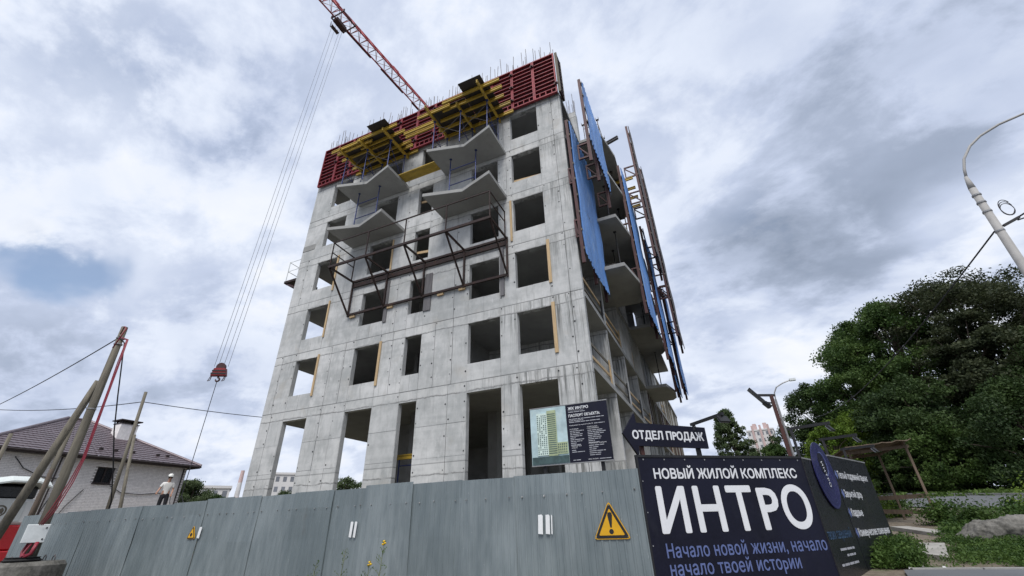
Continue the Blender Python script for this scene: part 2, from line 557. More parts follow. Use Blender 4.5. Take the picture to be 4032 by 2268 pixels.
def build(mb, name, mat, parent=None, local=False, smooth=False, bevel=0):
    me = bpy.data.meshes.new(name)
    V = np.array(mb.v, dtype=float).reshape(-1, 3)
    if parent is not None:
        org = np.zeros(3) if local else W[parent.name]
    else:
        org = np.array([(V[:, 0].min() + V[:, 0].max()) / 2, (V[:, 1].min() + V[:, 1].max()) / 2, V[:, 2].min()])
    me.from_pydata((V - org).tolist(), [], mb.f)
    for m in mats_of(mat):
        me.materials.append(m)
    if any(mb.m):
        me.polygons.foreach_set('material_index', mb.m)
    if smooth:
        me.polygons.foreach_set('use_smooth', [True] * len(me.polygons))
    me.update()
    o = bpy.data.objects.new(name, me)
    col.objects.link(o)
    if parent is not None:
        o.parent = parent
        W[o.name] = W[parent.name]
    else:
        o.location = org
        W[o.name] = org
    if bevel:
        b = o.modifiers.new('bevel', 'BEVEL')
        b.width = bevel
        b.segments = 1
        b.limit_method = 'ANGLE'
    return o


def inst(name, me, parent, loc, rot=(0, 0, 0), scale=None):
    o = bpy.data.objects.new(name, me)
    col.objects.link(o)
    o.parent = parent
    o.location = Vector(loc) - Vector(W[parent.name])
    o.rotation_euler = rot
    if scale:
        o.scale = scale
    W[o.name] = np.array(loc, float)
    return o


def empty(name, loc, label=None, cat=None, group=None, rz=0.0):
    o = bpy.data.objects.new(name, None)
    col.objects.link(o)
    o.location = loc
    o.rotation_euler = (0, 0, rz)
    o.empty_display_size = .2
    W[o.name] = np.array(loc, float)
    return tag(o, label, cat, group)


def mesh_of(mb, name, mat):
    me = bpy.data.meshes.new(name)
    me.from_pydata(mb.v, [], mb.f)
    for m in mats_of(mat):
        me.materials.append(m)
    if any(mb.m):
        me.polygons.foreach_set('material_index', mb.m)
    me.update()
    return me


def ground_z(x, y):
    return .0635 * min(max(y, -30.0), 60.0)


def glyph_faces(V, nxt):
    loops, seen = [], set()
    for st_ in range(len(V)):
        if st_ in seen or st_ not in nxt:
            continue
        lp, prev_, cur = [st_], None, st_
        seen.add(st_)
        # walk in index order so that the contour keeps its drawing direction
        nb = sorted(nxt[st_])
        n_ = st_ + 1 if st_ + 1 in nb else nb[0]
        while n_ != st_ and n_ not in seen:
            lp.append(n_)
            seen.add(n_)
            o_ = [q for q in nxt[n_] if q not in seen]
            if not o_:
                break
            n_ = o_[0]
        if len(lp) > 2:
            P_ = V[lp, :2]
            ar_ = .5 * float((P_[:, 0] * np.roll(P_[:, 1], -1) - np.roll(P_[:, 0], -1) * P_[:, 1]).sum())
            loops.append((lp, ar_))
    if not loops:
        return []
    outer, holes = [], []
    polys_ = [[tuple(V[k, :2]) for k in l[0]] for l in loops]
    for i, l in enumerate(loops):
        best = None
        for j, m_ in enumerate(loops):
            if j != i and abs(m_[1]) > abs(l[1]) and all(in_poly(V[k, 0], V[k, 1], polys_[j]) for k in l[0][::3]):
                if best is None or abs(m_[1]) < abs(loops[best][1]):
                    best = j
        if best is not None and l[1] * loops[best][1] < 0:
            holes.append((l, best))
        else:
            outer.append((l, i))
    assign = {i: [h_ for h_, b_ in holes if b_ == oi_] for i, (o_, oi_) in enumerate(outer)}
    outer = [o_ for o_, _ in outer]
    out_ = []
    for i, o_ in enumerate(outer):
        rings = [o_[0]] + [h_[0] for h_ in assign[i]]
        flat_ = [k for r__ in rings for k in r__]
        for tri in tessellate_polygon([[Vector((V[k, 0], V[k, 1], 0)) for k in r__] for r__ in rings]):
            f_ = tuple(flat_[k] for k in tri)
            a_, b_, c_ = (V[k] for k in f_)
            if (b_[0] - a_[0]) * (c_[1] - a_[1]) - (c_[0] - a_[0]) * (b_[1] - a_[1]) < 0:
                f_ = f_[::-1]
            out_.append(f_)
        if i % 2:
            V[[k for k in flat_], 2] = 1.0      # odd contours sit a hair higher, so overlaps never share a plane
    return out_


def in_poly(px, py, poly):
    c = False
    n = len(poly)
    for i in range(n):
        x1_, y1_ = poly[i]
        x2_, y2_ = poly[(i + 1) % n]
        if (y1_ > py) != (y2_ > py) and px < (x2_ - x1_) * (py - y1_) / (y2_ - y1_) + x1_:
            c = not c
    return c


def text(name, body, mat, parent, x0, z0, width=None, height=None, y=0.0, bold=0.0, rot=0.0, spacing=1.0, cap=None):
    """Flat lettering in the parent's local x,z plane, facing local -y. x0,z0 = lower left of the baseline."""
    cu = bpy.data.curves.new('t', 'FONT')
    cu.body = body.replace('Р', 'P').replace('р', 'p')      # the built-in font's own glyphs, same shapes
    cu.space_character = spacing
    cu.resolution_u = 3
    ob = bpy.data.objects.new('t', cu)
    col.objects.link(ob)
    cu.fill_mode = 'NONE'
    dg = bpy.context.evaluated_depsgraph_get()
    me = bpy.data.meshes.new_from_object(ob.evaluated_get(dg))
    bpy.data.objects.remove(ob)
    bpy.data.curves.remove(cu)
    V = np.empty(len(me.vertices) * 3)
    me.vertices.foreach_get('co', V)
    V = V.reshape(-1, 3)
    nxt = {}
    for e in me.edges:
        p_, q_ = e.vertices
        nxt.setdefault(p_, []).append(q_)
        nxt.setdefault(q_, []).append(p_)
    bpy.data.meshes.remove(me)
    polys = glyph_faces(V, nxt)
    w = V[:, 0].max() - V[:, 0].min()
    sx_ = (width / w) if width else (height / .72)
    sz_ = (height / .72) if height else sx_
    xx = (V[:, 0] - V[:, 0].min()) * sx_
    zz = V[:, 1] * sz_
    if rot:
        xx, zz = xx * math.cos(rot) - zz * math.sin(rot), xx * math.sin(rot) + zz * math.cos(rot)
    out = np.stack([x0 + xx, y - V[:, 2] * .0002, z0 + zz], 1)
    e_ = sz_ * bold
    shifts = [(0, 0)] if not bold else [(0, 0), (e_, 0), (-e_, 0), (0, e_), (0, -e_), (e_ * .7, e_ * .7), (-e_ * .7, -e_ * .7), (e_ * .7, -e_ * .7), (-e_ * .7, e_ * .7)]
    VV, FF = [], []
    for q, (ax_, az_) in enumerate(shifts):
        VV.append(out + np.array([ax_, -.0004 * q, az_]))
        FF += [tuple(i + q * len(out) for i in p) for p in polys]
    me = bpy.data.meshes.new(name)
    me.from_pydata(np.concatenate(VV).tolist(), [], FF)
    me.materials.clear()
    me.materials.append(M[mat])
    me.name = name
    me.update()
    o = bpy.data.objects.new(name, me)
    col.objects.link(o)
    o.parent = parent
    W[o.name] = W[parent.name]
    return o


def small_print(parent, x0, z0, width, h, y, mat):
    """A line of print too small to read: word-long strokes."""
    mb = MB()
    x = x0
    while x < x0 + width - h:
        w = min(rng.uniform(2.0, 7.5) * h, x0 + width - x)
        mb.add([(x, y, z0), (x + w, y, z0), (x + w, y, z0 + h * .7), (x, y, z0 + h * .7)], [(0, 1, 2, 3)])
        x += w + h * .6
    o = build(mb, 'small_print', mat, parent, local=True)
    o['kind'] = 'stuff'
    return o


def sag(p, q, drop, n=14):
    p, q = Vector(p), Vector(q)
    return [p.lerp(q, i / n) - Vector((0, 0, drop * 4 * (i / n) * (1 - i / n))) for i in range(n + 1)]


# ---------------------------------------------------------------- ground, pavement, road
xs = np.concatenate([np.linspace(-700, -80, 12), np.linspace(-70, 70, 57), np.linspace(80, 700, 12)])
ys = np.concatenate([np.linspace(-200, -40, 6), np.linspace(-30, 70, 41), np.linspace(80, 900, 14)])
mb = MB()
for y in ys:
    for x in xs:
        bumpy = .05 * math.sin(x * 1.3 + y * .7) * math.sin(y * .9) if (y > 16 and abs(x) < 70) else 0
        mb.v.append((x, y, ground_z(x, y) + bumpy - .02))
nx = len(xs)
for j in range(len(ys) - 1):
    for i in range(nx - 1):
        mb.f.append((j * nx + i, j * nx + i + 1, (j + 1) * nx + i + 1, (j + 1) * nx + i))
mb.m = [0] * len(mb.f)
g = build(mb, 'ground', 'ground_soil')
tag(g, kind='structure', label='trodden soil and rough grass around the building site')


def sheet(name, poly, dz, mat, label, thick=.0, div=1):
    """Flat polygon (quad strip of left/right pairs) laid on the sloping ground."""
    mb = MB()
    n = len(poly) // 2
    L, Rr = poly[:n], poly[n:]
    for a, b in zip(L, Rr):
        for (x, y) in (a, b):
            mb.v.append((x, y, ground_z(x, y) + dz))
    for i in range(n - 1):
        mb.f.append((2 * i, 2 * i + 1, 2 * i + 3, 2 * i + 2))
        mb.m.append(0)
    o = build(mb, name, mat)
    return tag(o, label, kind='structure')


sheet('pavement', [(-60, -25), (-60, 6.2), (60, -25), (60, 6.2)], .03, 'asphalt', 'grey asphalt pavement in front of the fence')
sheet('road', [(1.6, 6.2), (2.6, 11.3), (60, 6.2), (60, 14.2)], .03, 'asphalt', 'pale grey asphalt at the lower right')
rl = [(5.5, 62), (7.2, 36), (8.6, 30), (10.2, 27), (14, 23.5), (22, 20), (60, 14)]
rr_ = [(8.5, 75), (10.8, 54), (12.2, 47), (15.7, 37.5), (20, 33), (28, 29), (60, 22)]
sheet('road', rl + rr_, .03, 'asphalt', 'side road curving past the woods')
mb = MB()
for i in range(len(rr_) - 1):
    a, b = rr_[i], rr_[i + 1]
    mb.bar((a[0] + .15, a[1] + .1, ground_z(*a) + .08), (b[0] + .15, b[1] + .1, ground_z(*b) + .08), .16, .16)
k = build(mb, 'kerb', 'kerb_stone')
tag(k, 'grey kerb along the far side of the side road', kind='structure')
mb = MB()
for i in range(14):
    x = 2.75 + i * 1.02
    y = 11.42 + (x - 2.6) * .05
    mb.bar((x, y, ground_z(x, y) - .02), (x + 1.0, y + .05, ground_z(x, y + .05) - .02), .12, .12)
k = build(mb, 'kerb', 'kerb_stone')
tag(k, 'low kerb between the asphalt and the weeds at lower right', kind='structure')

# ---------------------------------------------------------------- the concrete building
XL, XR, YF = -20.32, -3.42, 15.0
JO = [6.85 + 3 * i for i in range(6)]           # floor joints 6.85 ... 21.85
OPEN = [(-18.77, -17.22), (-14.93, -13.38), (-11.95, -11.02), (-8.62, -7.07), (-6.30, -4.74)]
SEAMS = [-20.32, -19.72, -18.77, -17.22, -16.35, -15.55, -14.93, -13.38, -12.62, -11.95, -11.02, -10.25, -9.45, -8.62, -7.07, -6.68, -6.30, -4.74, -3.92, -3.42]
bld = empty('unfinished_building', (-11.9, 15.0, .9), 'tall unfinished concrete apartment building with red formwork along its top', 'building')
TH = .26
GAP = .008


def panel(x0, x1, z0, z1, depth=None):
    d = rng.uniform(-.006, .006)
    mb = MB().box(x0 + GAP, x1 - GAP, YF + d, YF + TH, z0 + GAP, z1 - GAP)
    return build(mb, 'wall_panel', 'concrete', bld)


back = MB()
tie = MB()


def is_open(a, b):
    for k_, (o0, o1) in enumerate(OPEN):
        if a >= o0 - .01 and b <= o1 + .01:
            return k_
    return -1


for fl in range(-1, 5):
    z0 = JO[0] - 6.2 if fl < 0 else JO[fl]
    z1 = JO[fl + 1] if fl >= 0 else JO[0]
    loose = [x for x in SEAMS if x in (-19.72, -16.35, -15.55, -12.62, -10.25, -9.45, -6.68, -3.92)]
    drop = {x for x in loose if rng.random() < (.4 if x != -3.92 else 0)}
    FS = [x for x in SEAMS if x not in drop]
    FS = [x + (rng.uniform(-.12, .12) if x in loose and x != -3.92 else 0) for x in FS]
    for i in range(len(FS) - 1):
        a, b = FS[i], FS[i + 1]
        k_ = is_open(a, b)
        if k_ < 0:
            if fl < 0:
                for (p, q) in ((z0, 2.75), (2.75, 4.05), (4.05, 5.28), (5.28, z1)):
                    panel(a, b, p, q)
            else:
                panel(a, b, z0, z1)
            back.box(a - .01, b + .01, YF + .011, YF + TH - .02, z0, z1)
        else:
            top = z1 - (.43 if fl >= 0 else .47)
            panel(a, b, top, z1)
            back.box(a + .004, b - .004, YF + .011, YF + TH - .02, top + .012, z1)
            if fl >= 0:
                sill = z0 + (.75 if not (fl >= 3 and k_ in (1, 3)) else .05)
                if sill - z0 > .3:
                    m_ = (a + b) / 2
                    panel(a, m_, z0, sill)
                    panel(m_, b, z0, sill)
                    back.box(a + .004, b - .004, YF + .011, YF + TH - .02, z0, sill - .012)
            elif k_ == 99:
                pass
    # tie holes along seams
    for x in FS[1:-1]:
        if any(o0 + .05 < x < o1 - .05 for o0, o1 in OPEN):
            continue
        for zz in np.arange(z0 + .45, z1, .62):
            if rng.random() < .8 and zz > 2:
                xx = x + rng.choice([-.07, .07]) + rng.uniform(-.02, .02)
                r_ = rng.uniform(.022, .04)
                if any(o0 - r_ < xx < o1 + r_ for o0, o1 in OPEN):
                    continue
                mb2 = [(xx + r_ * math.cos(a_), YF - .009, zz + r_ * math.sin(a_)) for a_ in np.linspace(0, 2 * math.pi, 7)[:-1]]
                tie.add(mb2, [tuple(range(6))])
build(MB().box(-20.30, -19.35, YF - .016, YF - .004, 16.62, 17.0), 'repair_patch', 'concrete_darkened', bld)
b_ = build(back, 'wall_core', 'concrete', bld)
th = build(tie, 'tie_holes', 'warning_black', bld)
th['kind'] = 'stuff'

# floor slabs
YB, YE = 29.0, 57.0
XI = -9.6
for i, z in enumerate(JO):
    mb = MB()
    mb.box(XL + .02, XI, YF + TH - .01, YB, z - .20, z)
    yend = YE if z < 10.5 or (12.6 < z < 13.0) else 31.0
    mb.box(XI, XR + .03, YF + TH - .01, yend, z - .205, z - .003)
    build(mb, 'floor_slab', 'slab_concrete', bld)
# inner and cross walls
CROSS = [19.0, 23.05, 27.0, 30.75, 35, 39, 43, 47, 51, 55, 56.8]
for i in range(6):
    z0 = JO[i - 1] if i else .7
    z1 = JO[i] - .2
    for y in CROSS:
        if y > 31 and z1 > 13:
            continue
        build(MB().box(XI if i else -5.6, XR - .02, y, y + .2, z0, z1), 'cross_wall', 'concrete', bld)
    mb = MB()
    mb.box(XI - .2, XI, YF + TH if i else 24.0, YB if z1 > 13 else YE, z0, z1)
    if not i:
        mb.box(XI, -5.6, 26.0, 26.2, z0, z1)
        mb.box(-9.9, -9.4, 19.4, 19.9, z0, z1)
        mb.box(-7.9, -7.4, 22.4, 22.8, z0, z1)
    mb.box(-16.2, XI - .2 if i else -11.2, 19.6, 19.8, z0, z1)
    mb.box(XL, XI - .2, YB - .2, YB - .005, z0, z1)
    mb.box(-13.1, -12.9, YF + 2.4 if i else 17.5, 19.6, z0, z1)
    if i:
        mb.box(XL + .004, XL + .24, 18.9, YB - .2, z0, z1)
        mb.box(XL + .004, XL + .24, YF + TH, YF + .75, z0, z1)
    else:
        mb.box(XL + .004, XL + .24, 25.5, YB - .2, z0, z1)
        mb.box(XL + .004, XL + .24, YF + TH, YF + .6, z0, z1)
    build(mb, 'inner_wall', 'concrete_darkened', bld)
# front balconies: notched slabs
for (x0, x1, xn) in ((-10.22, -6.59, -8.30), (-16.26, -12.67, -14.55)):
    for z in (15.69, 18.69):
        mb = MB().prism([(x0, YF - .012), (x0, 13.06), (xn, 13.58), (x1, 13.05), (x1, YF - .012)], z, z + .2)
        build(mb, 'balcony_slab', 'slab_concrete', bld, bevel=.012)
# side balconies
for (y0, z, ln) in ((18.7, 12.63, 4.5), (18.7, 15.63, 4.5), (18.7, 18.63, 4.5), (18.7, 21.63, 4.5), (26.9, 12.63, 5.8), (26.9, 15.63, 5.8), (26.9, 18.63, 5.8), (30.5, 9.63, 4.1)):
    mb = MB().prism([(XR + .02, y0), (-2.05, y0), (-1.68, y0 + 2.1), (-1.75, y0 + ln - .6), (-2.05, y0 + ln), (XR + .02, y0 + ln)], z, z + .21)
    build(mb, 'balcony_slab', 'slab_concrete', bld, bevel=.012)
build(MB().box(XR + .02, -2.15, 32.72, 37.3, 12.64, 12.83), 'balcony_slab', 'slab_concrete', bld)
for y in (23.3, 27.2):
    build(MB().box(-4.4, -4.2, y, y + 3.4, 12.86, 15.6), 'infill_wall', 'concrete', bld)
    build(MB().box(-4.4, -4.2, y, y + 3.4, 15.86, 18.6), 'infill_wall', 'concrete', bld)
for z in (12.85, 15.85):
    build(MB().box(XR + .02, -1.95, 31.6, 31.8, z, z + 2.77), 'infill_wall', 'concrete', bld)
for y in (23.3, 27.2, 31.5, 35.5):
    build(MB().box(XR - .5, XR - .02, y, y + 3.2, 9.86, 12.6), 'infill_wall', 'concrete', bld)
# column standing on the roof behind the corner
build(MB().box(-3.95, -3.44, 19.05, 19.55, 21.85, 24.9), 'column', 'concrete', bld)
# starter bars
rb = mesh_of(MB().tube([(0, 0, 0), (0, 0, 1)], .017, 5), 'rebar', 'rebar_steel')
for (dx, dy) in ((-.2, -.2), (-.05, -.2), (.2, -.2), (.2, .2), (-.2, .2), (.08, .2), (.2, 0)):
    inst('rebar', rb, bld, (-3.7 + dx, 19.3 + dy, 24.9), (rng.uniform(-.03, .03), rng.uniform(-.03, .03), 0), (1, 1, rng.uniform(1.0, 2.2)))
x = XL + .3
cnt = 0
while x < XR - .1 and cnt < 230:
    inst('rebar', rb, bld, (x, YF + .06 + .14 * (cnt % 2), 23.6), (rng.uniform(-.05, .05), rng.uniform(-.05, .05), 0), (1, 1, rng.choice([2.0, 2.3, 2.55, 2.8, 3.1]) + rng.uniform(-.1, .1)))
    x += rng.choice([.05, .07, .1, .14, .22, .34], p=[.2, .2, .2, .2, .12, .08])
    cnt += 1
# far-wing props and leaning boards on the lower long side
for i in range(22):
    y = 31.6 + i * 1.15
    lean = rng.uniform(-.25, .25)
    mb = MB().bar((XR - .05, y, 6.9), (XR - .05, y + lean, 9.6), .09, .12)
    build(mb, 'shore_post', 'old_timber' if i % 3 else 'maroon_steel', bld)
    if i % 2:
        mb = MB().bar((XR - .05, y, 9.9), (XR - .05, y + lean, 12.6), .09, .12)
        build(mb, 'shore_post', 'old_timber' if i % 4 else 'maroon_steel', bld)

# timber edge rails in the open side bays
for zi, z in enumerate((6.85, 9.85)):
    for a, b in zip([15.3] + CROSS[:6], CROSS[:7]):
        for dz in ((.5, 1.05) if zi == 0 else (.55, 1.0)):
            o = build(MB().bar((-3.53, a + .22, z + dz - .1), (-3.53, b - .01, z + dz + .02), .045, .12), 'edge_rail', 'old_timber' if rng.random() < .4 else 'new_timber', bld)
        build(MB().box(-3.5, -3.455, b - .32, b - .16, z + .1, z + 1.2), 'edge_post', 'new_timber' if rng.random() < .6 else 'black_steel', bld)

# ---------------------------------------------------------------- red wall formwork on top
nP = 13
w_ = (XR + .04 - (XL + .18)) / nP
FZ0, FZ1, FY = 21.62, 24.92, 14.74
for i in range(nP):
    x0 = XL + .16 + i * w_
    x1 = x0 + w_ - .012
    lab = 'red ribbed steel formwork panel, %s along the top of the building' % (
        ['first from the left', 'second from the left', 'third from the left', 'fourth from the left', 'fifth from the left', 'sixth from the left', 'seventh from either end', 'sixth from the right corner', 'fifth from the right corner', 'fourth from the right corner', 'third from the right corner', 'second from the right corner', 'at the right corner'][i])
    fp = empty('formwork_panel', ((x0 + x1) / 2, FY, FZ0), lab, 'formwork', 'red formwork panels round the roof edge')
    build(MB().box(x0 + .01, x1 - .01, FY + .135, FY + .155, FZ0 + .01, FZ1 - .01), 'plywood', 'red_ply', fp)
    fr_ = MB()
    for xx in (x0, x1 - .07):
        fr_.box(xx, xx + .07, FY, FY + .133, FZ0, FZ1)
    fr_.box(x0 + .07, x1 - .07, FY + .002, FY + .133, FZ0, FZ0 + .07)
    fr_.box(x0 + .07, x1 - .07, FY + .002, FY + .133, FZ1 - .07, FZ1)
    build(fr_, 'frame', 'red_steel', fp)
    nr = 10
    for k in range(1, nr):
        z = FZ0 + .07 + (FZ1 - FZ0 - .14) * k / nr
        build(MB().box(x0 + .07, x1 - .07, FY + .025, FY + .13, z - .022, z + .022), 'rib', 'red_steel', fp)
    for xx in np.linspace(x0 + .3, x1 - .3, 3):
        build(MB().box(xx - .02, xx + .02, FY + .03, FY + .125, FZ0 + .07, FZ0 + .355), 'stiffener', 'red_steel', fp)
    for z in (FZ0 + .6, FZ0 + 1.7, FZ0 + 2.8):
        if rng.random() < .85:
            build(MB().box(x1 - .12, x1 + .10, FY - .07, FY - .002, z - .06, z + .06).box(x1 - .05, x1 + .05, FY - .13, FY - .07, z - .03, z + .03), 'clamp', 'maroon_steel', fp)
fp = empty('formwork_panel', (XR + .2, 14.9, FZ0), 'red formwork panel closing the right end of the roof wall', 'formwork', 'red formwork panels round the roof edge')
build(MB().box(XR + .06, XR + .08, 14.78, 15.5, FZ0, FZ1), 'plywood', 'old_timber', fp)
fr_ = MB()
for y in (14.78, 15.43):
    fr_.box(XR + .082, XR + .2, y, y + .07, FZ0, FZ1)
build(fr_, 'frame', 'old_timber', fp)
for k in range(11):
    z = FZ0 + .03 + k * .315
    build(MB().box(XR + .09, XR + .19, 14.85, 15.43, z, z + .05), 'rib', 'maroon_steel', fp)

# ---------------------------------------------------------------- yellow balcony falsework


def falsework(label, xbeams, ybeams, plys, props):
    fw = empty('balcony_falsework', (ybeams[1][0], 14.0, 18.9), label, 'falsework', 'balcony falsework under the roof edge')
    for (xa, xb, y, z) in xbeams:
        build(MB().ibeam((xa, y, z), (xb, y, z), .085, .20), 'timber_beam', 'yellow_timber', fw)
    for (x, ya, yb, z) in ybeams:
        build(MB().ibeam((x, ya, z), (x, yb, z), .085, .20), 'timber_beam', 'yellow_timber', fw)
    for (xa, xb, ya, yb, z) in plys:
        build(MB().box(xa, xb, ya, yb, z, z + .022), 'plywood_sheet', 'plywood_dark', fw)
    for (x, y, z0, z1) in props:
        p = build(MB().tube([(x, y, z0), (x, y, (z0 + z1) / 2)], .032, 8).tube([(x, y, (z0 + z1) / 2), (x, y, z1)], .024, 8).box(x - .07, x + .07, y - .07, y + .07, z1 - .012, z1), 'prop', 'blue_prop', fw)
    xs_ = sorted({round(p[0], 2) for p in props})
    ys_ = sorted({round(p[1], 2) for p in props})
    for x in xs_:
        build(MB().tube([(x, ys_[0], 19.1), (x, ys_[-1], 20.8)], .014, 6), 'brace', 'blue_prop', fw)
        build(MB().tube([(x, ys_[0], 20.8), (x, ys_[-1], 19.2)], .014, 6), 'brace', 'blue_prop', fw)
        build(MB().tube([(x, ys_[0], 19.9), (x, ys_[-1], 19.9)], .018, 6), 'brace', 'blue_prop', fw)
    for a, b in zip(xs_[:-1], xs_[1:]):
        build(MB().tube([(a, ys_[0], 20.9), (b, ys_[0], 19.6)], .012, 6), 'brace', 'rebar_steel', fw)
        build(MB().tube([(b, ys_[0], 20.9), (a, ys_[0], 19.6)], .012, 6), 'brace', 'rebar_steel', fw)
    return fw


falsework('yellow timber beams and dark plywood on blue props above the right balconies',
          [(-10.95, -8.9, 12.97, 21.5), (-9.2, -5.85, 12.72, 21.5), (-9.44, -5.9, 13.15, 21.5), (-9.9, -6.03, 13.67, 21.5), 
           (-10.35, -5.88, 14.2, 21.5), (-10.3, -5.96, 14.76, 21.5), (-12.36, -10.2, 13.62, 21.62), (-12.4, -10.45, 13.86, 21.62)],
          [(-6.85, 12.2, 14.97, 21.29), (-8.43, 12.88, 14.97, 21.29), (-10.05, 12.35, 14.85, 21.29)],
          [(-10.3, -8.0, 13.0, 14.98, 21.62), (-7.98, -6.5, 12.75, 14.98, 21.62), (-7.95, -6.66, 12.18, 12.9, 21.645)],
          [(x, y, 18.9, 21.18) for x in (-6.85, -8.43, -10.05) for y in (13.35, 14.65)])
falsework('yellow timber beams and dark plywood on blue props above the left balconies',
          [(-17.0, -14.6, 12.85, 21.5), (-15.0, -12.22, 12.78, 21.5), (-16.8, -14.2, 13.1, 21.5), (-15.2, -12.07, 13.32, 21.5), (-16.9, -13.4, 13.6, 21.5), (-15.4, -12.2, 14.1, 21.5),
           (-16.8, -12.3, 14.4, 21.5), (-16.95, -12.25, 14.87, 21.5)],
          [(-13.0, 12.55, 14.98, 21.29), (-14.68, 12.62, 14.98, 21.29), (-16.22, 12.65, 14.98, 21.29)],
          [(-16.4, -14.5, 12.95, 14.98, 21.62), (-14.48, -12.75, 12.9, 14.98, 21.62), (-13.93, -12.68, 12.28, 13.0, 21.645)],
          [(x, y, 18.9, 21.18) for x in (-13.0, -14.68, -16.22) for y in (13.35, 14.65)])
# stack of yellow boards bridging the two upper balconies
st = empty('board_stack', (-11.5, 14.35, 18.9), 'yellow formwork boards bridging the gap between the two upper balconies', 'boards')
for j, y in enumerate((14.08, 14.3, 14.52)):
    build(MB().box(-12.85, -10.1, y - .105, y + .105, 18.9 + .003 * j, 18.95 + .003 * j), 'board', 'yellow_timber', st)

# blue scaffold frames between the balcony slabs
for (x0, x1, z0, y, lab) in ((-9.35, -7.85, 15.9, 14.05, 'blue tubular scaffold frame standing on the lower right balcony'), (-15.45, -14.0, 15.9, 14.05, 'blue tubular scaffold frame standing on the lower left balcony')):
    sf = empty('scaffold_frame', ((x0 + x1) / 2, y, z0), lab, 'scaffold', 'scaffold frames between balconies')
    for x in (x0, x1):
        build(MB().tube([(x, y, z0), (x, y, z0 + 2.3), (x, y, z0 + 2.78)], [.03, .03, .022], 8).box(x - .06, x + .06, y - .06, y + .06, z0 + 2.77, z0 + 2.785), 'post', 'blue_prop', sf)
    for dz in (.95, 2.0):
        build(MB().tube([(x0, y, z0 + dz), (x1, y, z0 + dz)], .024, 8), 'rung', 'blue_prop', sf)

# ---------------------------------------------------------------- brown hanging platform
pf = empty('steel_platform', (-11.1, 14.9, 11.3), 'rusty brown steel bracket platform with guard rail hanging across the facade', 'platform')
NX = [-15.62, -13.36, -11.1, -8.84, -6.62]
YO, YI = 13.18, 14.9
DZ, LZ, RZ = 13.28, 11.33, 14.75
for y in (YO, YI):
    build(MB().bar((NX[0] - .05, y, DZ), (NX[-1] + .05, y, DZ), .09, .12), 'deck_beam', 'brown_steel', pf)
build(MB().bar((NX[0], YI + .02, DZ - .24), (NX[-1], YI + .02, DZ - .24), .06, .22), 'deck_beam', 'brown_steel', pf)
build(MB().bar((NX[0], YO, RZ), (NX[-1], YO, RZ), .05, .05), 'guard_rail', 'brown_steel', pf)
build(MB().bar((NX[0], YI, LZ), (NX[-1], YI, LZ), .09, .11), 'wall_beam', 'brown_steel', pf)
for i, x in enumerate(NX):
    build(MB().bar((x, YO, DZ + .06), (x, YO, RZ), .045, .045), 'guard_post', 'brown_steel', pf)
    build(MB().bar((x, YO + .05, DZ - .01), (x, YI - .05, DZ - .01), .07, .09), 'joist', 'brown_steel', pf)
    build(MB().bar((x, YO + .03, DZ - .07), (x, YI - .03, LZ), .07, .07), 'brace', 'brown_steel', pf)
    build(MB().bar((x, YI - .01, DZ - .06), (x, YI - .01, LZ - .1), .075, .085), 'wall_post', 'brown_steel', pf)
for x in (NX[0], NX[-1]):
    build(MB().bar((x, YO, RZ), (x, 14.75, RZ - .06), .05, .05), 'end_rail', 'brown_steel', pf)
    build(MB().bar((x, YO, RZ - .6), (x, 14.75, RZ - .65), .04, .04), 'end_rail', 'brown_steel', pf)
    build(MB().bar((x, 14.72, DZ + .05), (x, 14.72, RZ - .05), .045, .045), 'guard_post', 'brown_steel', pf)
for x in (-15.35, -13.0, -10.1, -8.95):
    build(MB().box(x - .16, x + .16, YI - .0, YF - .012, LZ - .17, LZ - .06), 'timber_packer', 'new_timber', pf)

# timber planks standing on the facade beside the openings
PL = [(-6.40, 13.09, 15.47, .10, 'new_timber', 'pale timber plank left of the right-hand window, level with the platform guard rail'),
      (-4.70, 10.47, 12.64, .13, 'new_timber', 'pale timber plank at the third-storey window nearest the corner'),
      (-4.68, 7.39, 9.55, .14, 'new_timber', 'pale timber plank at the second-storey window nearest the corner'),
      (-17.17, 10.47, 12.57, .09, 'new_timber', 'pale timber plank at the leftmost window two storeys above the ground floor'),
      (-17.17, 13.22, 15.5, .10, 'new_timber', 'pale timber plank at the leftmost window beside the platform end'),
      (-13.30, 13.4, 15.35, .08, 'new_timber', 'pale timber plank behind the platform guard rail, left half'),
      (-17.17, 7.42, 9.53, .11, 'new_timber', 'pale timber plank at the lowest leftmost window'),
      (-13.32, 7.36, 9.49, .12, 'new_timber', 'pale timber plank at the lowest window second from the left'),
      (-6.92, 10.39, 12.95, .2, 'grey_plank', 'weathered grey plank under the right end of the platform'),
      (-10.84, 10.55, 12.55, .40, 'grey_plank', 'wide grey formwork board at the narrow window under the platform'),
      (-13.28, 10.48, 12.79, .2, 'grey_plank', 'weathered grey plank under the left part of the platform')]
for (x, z0, z1, w, m_, lab) in PL:
    lean = rng.uniform(-.02, .02)
    mb = MB().bar((x, YF - .035, z0), (x + lean, YF - .035, z1), w, .045, up=(0, 1, 0))
    tag(build(mb, 'timber_plank', m_), lab, 'plank', 'planks fixed beside the windows')
for (x0, x1, z, lab) in ((-11.9, -11.05, 16.25 + 1.45, 'timber guard board inside the narrow window above the platform'), (-11.9, -11.05, 14.3, 'timber guard board inside the narrow window behind the platform'), (-6.25, -4.8, 16.95, 'timber guard board inside the window under the upper right corner')):
    tag(build(MB().bar((x0 - .08, YF + .33, z), (x1 + .08, YF + .33, z - .12), .05, .14), 'timber_plank', 'new_timber'), lab, 'plank')
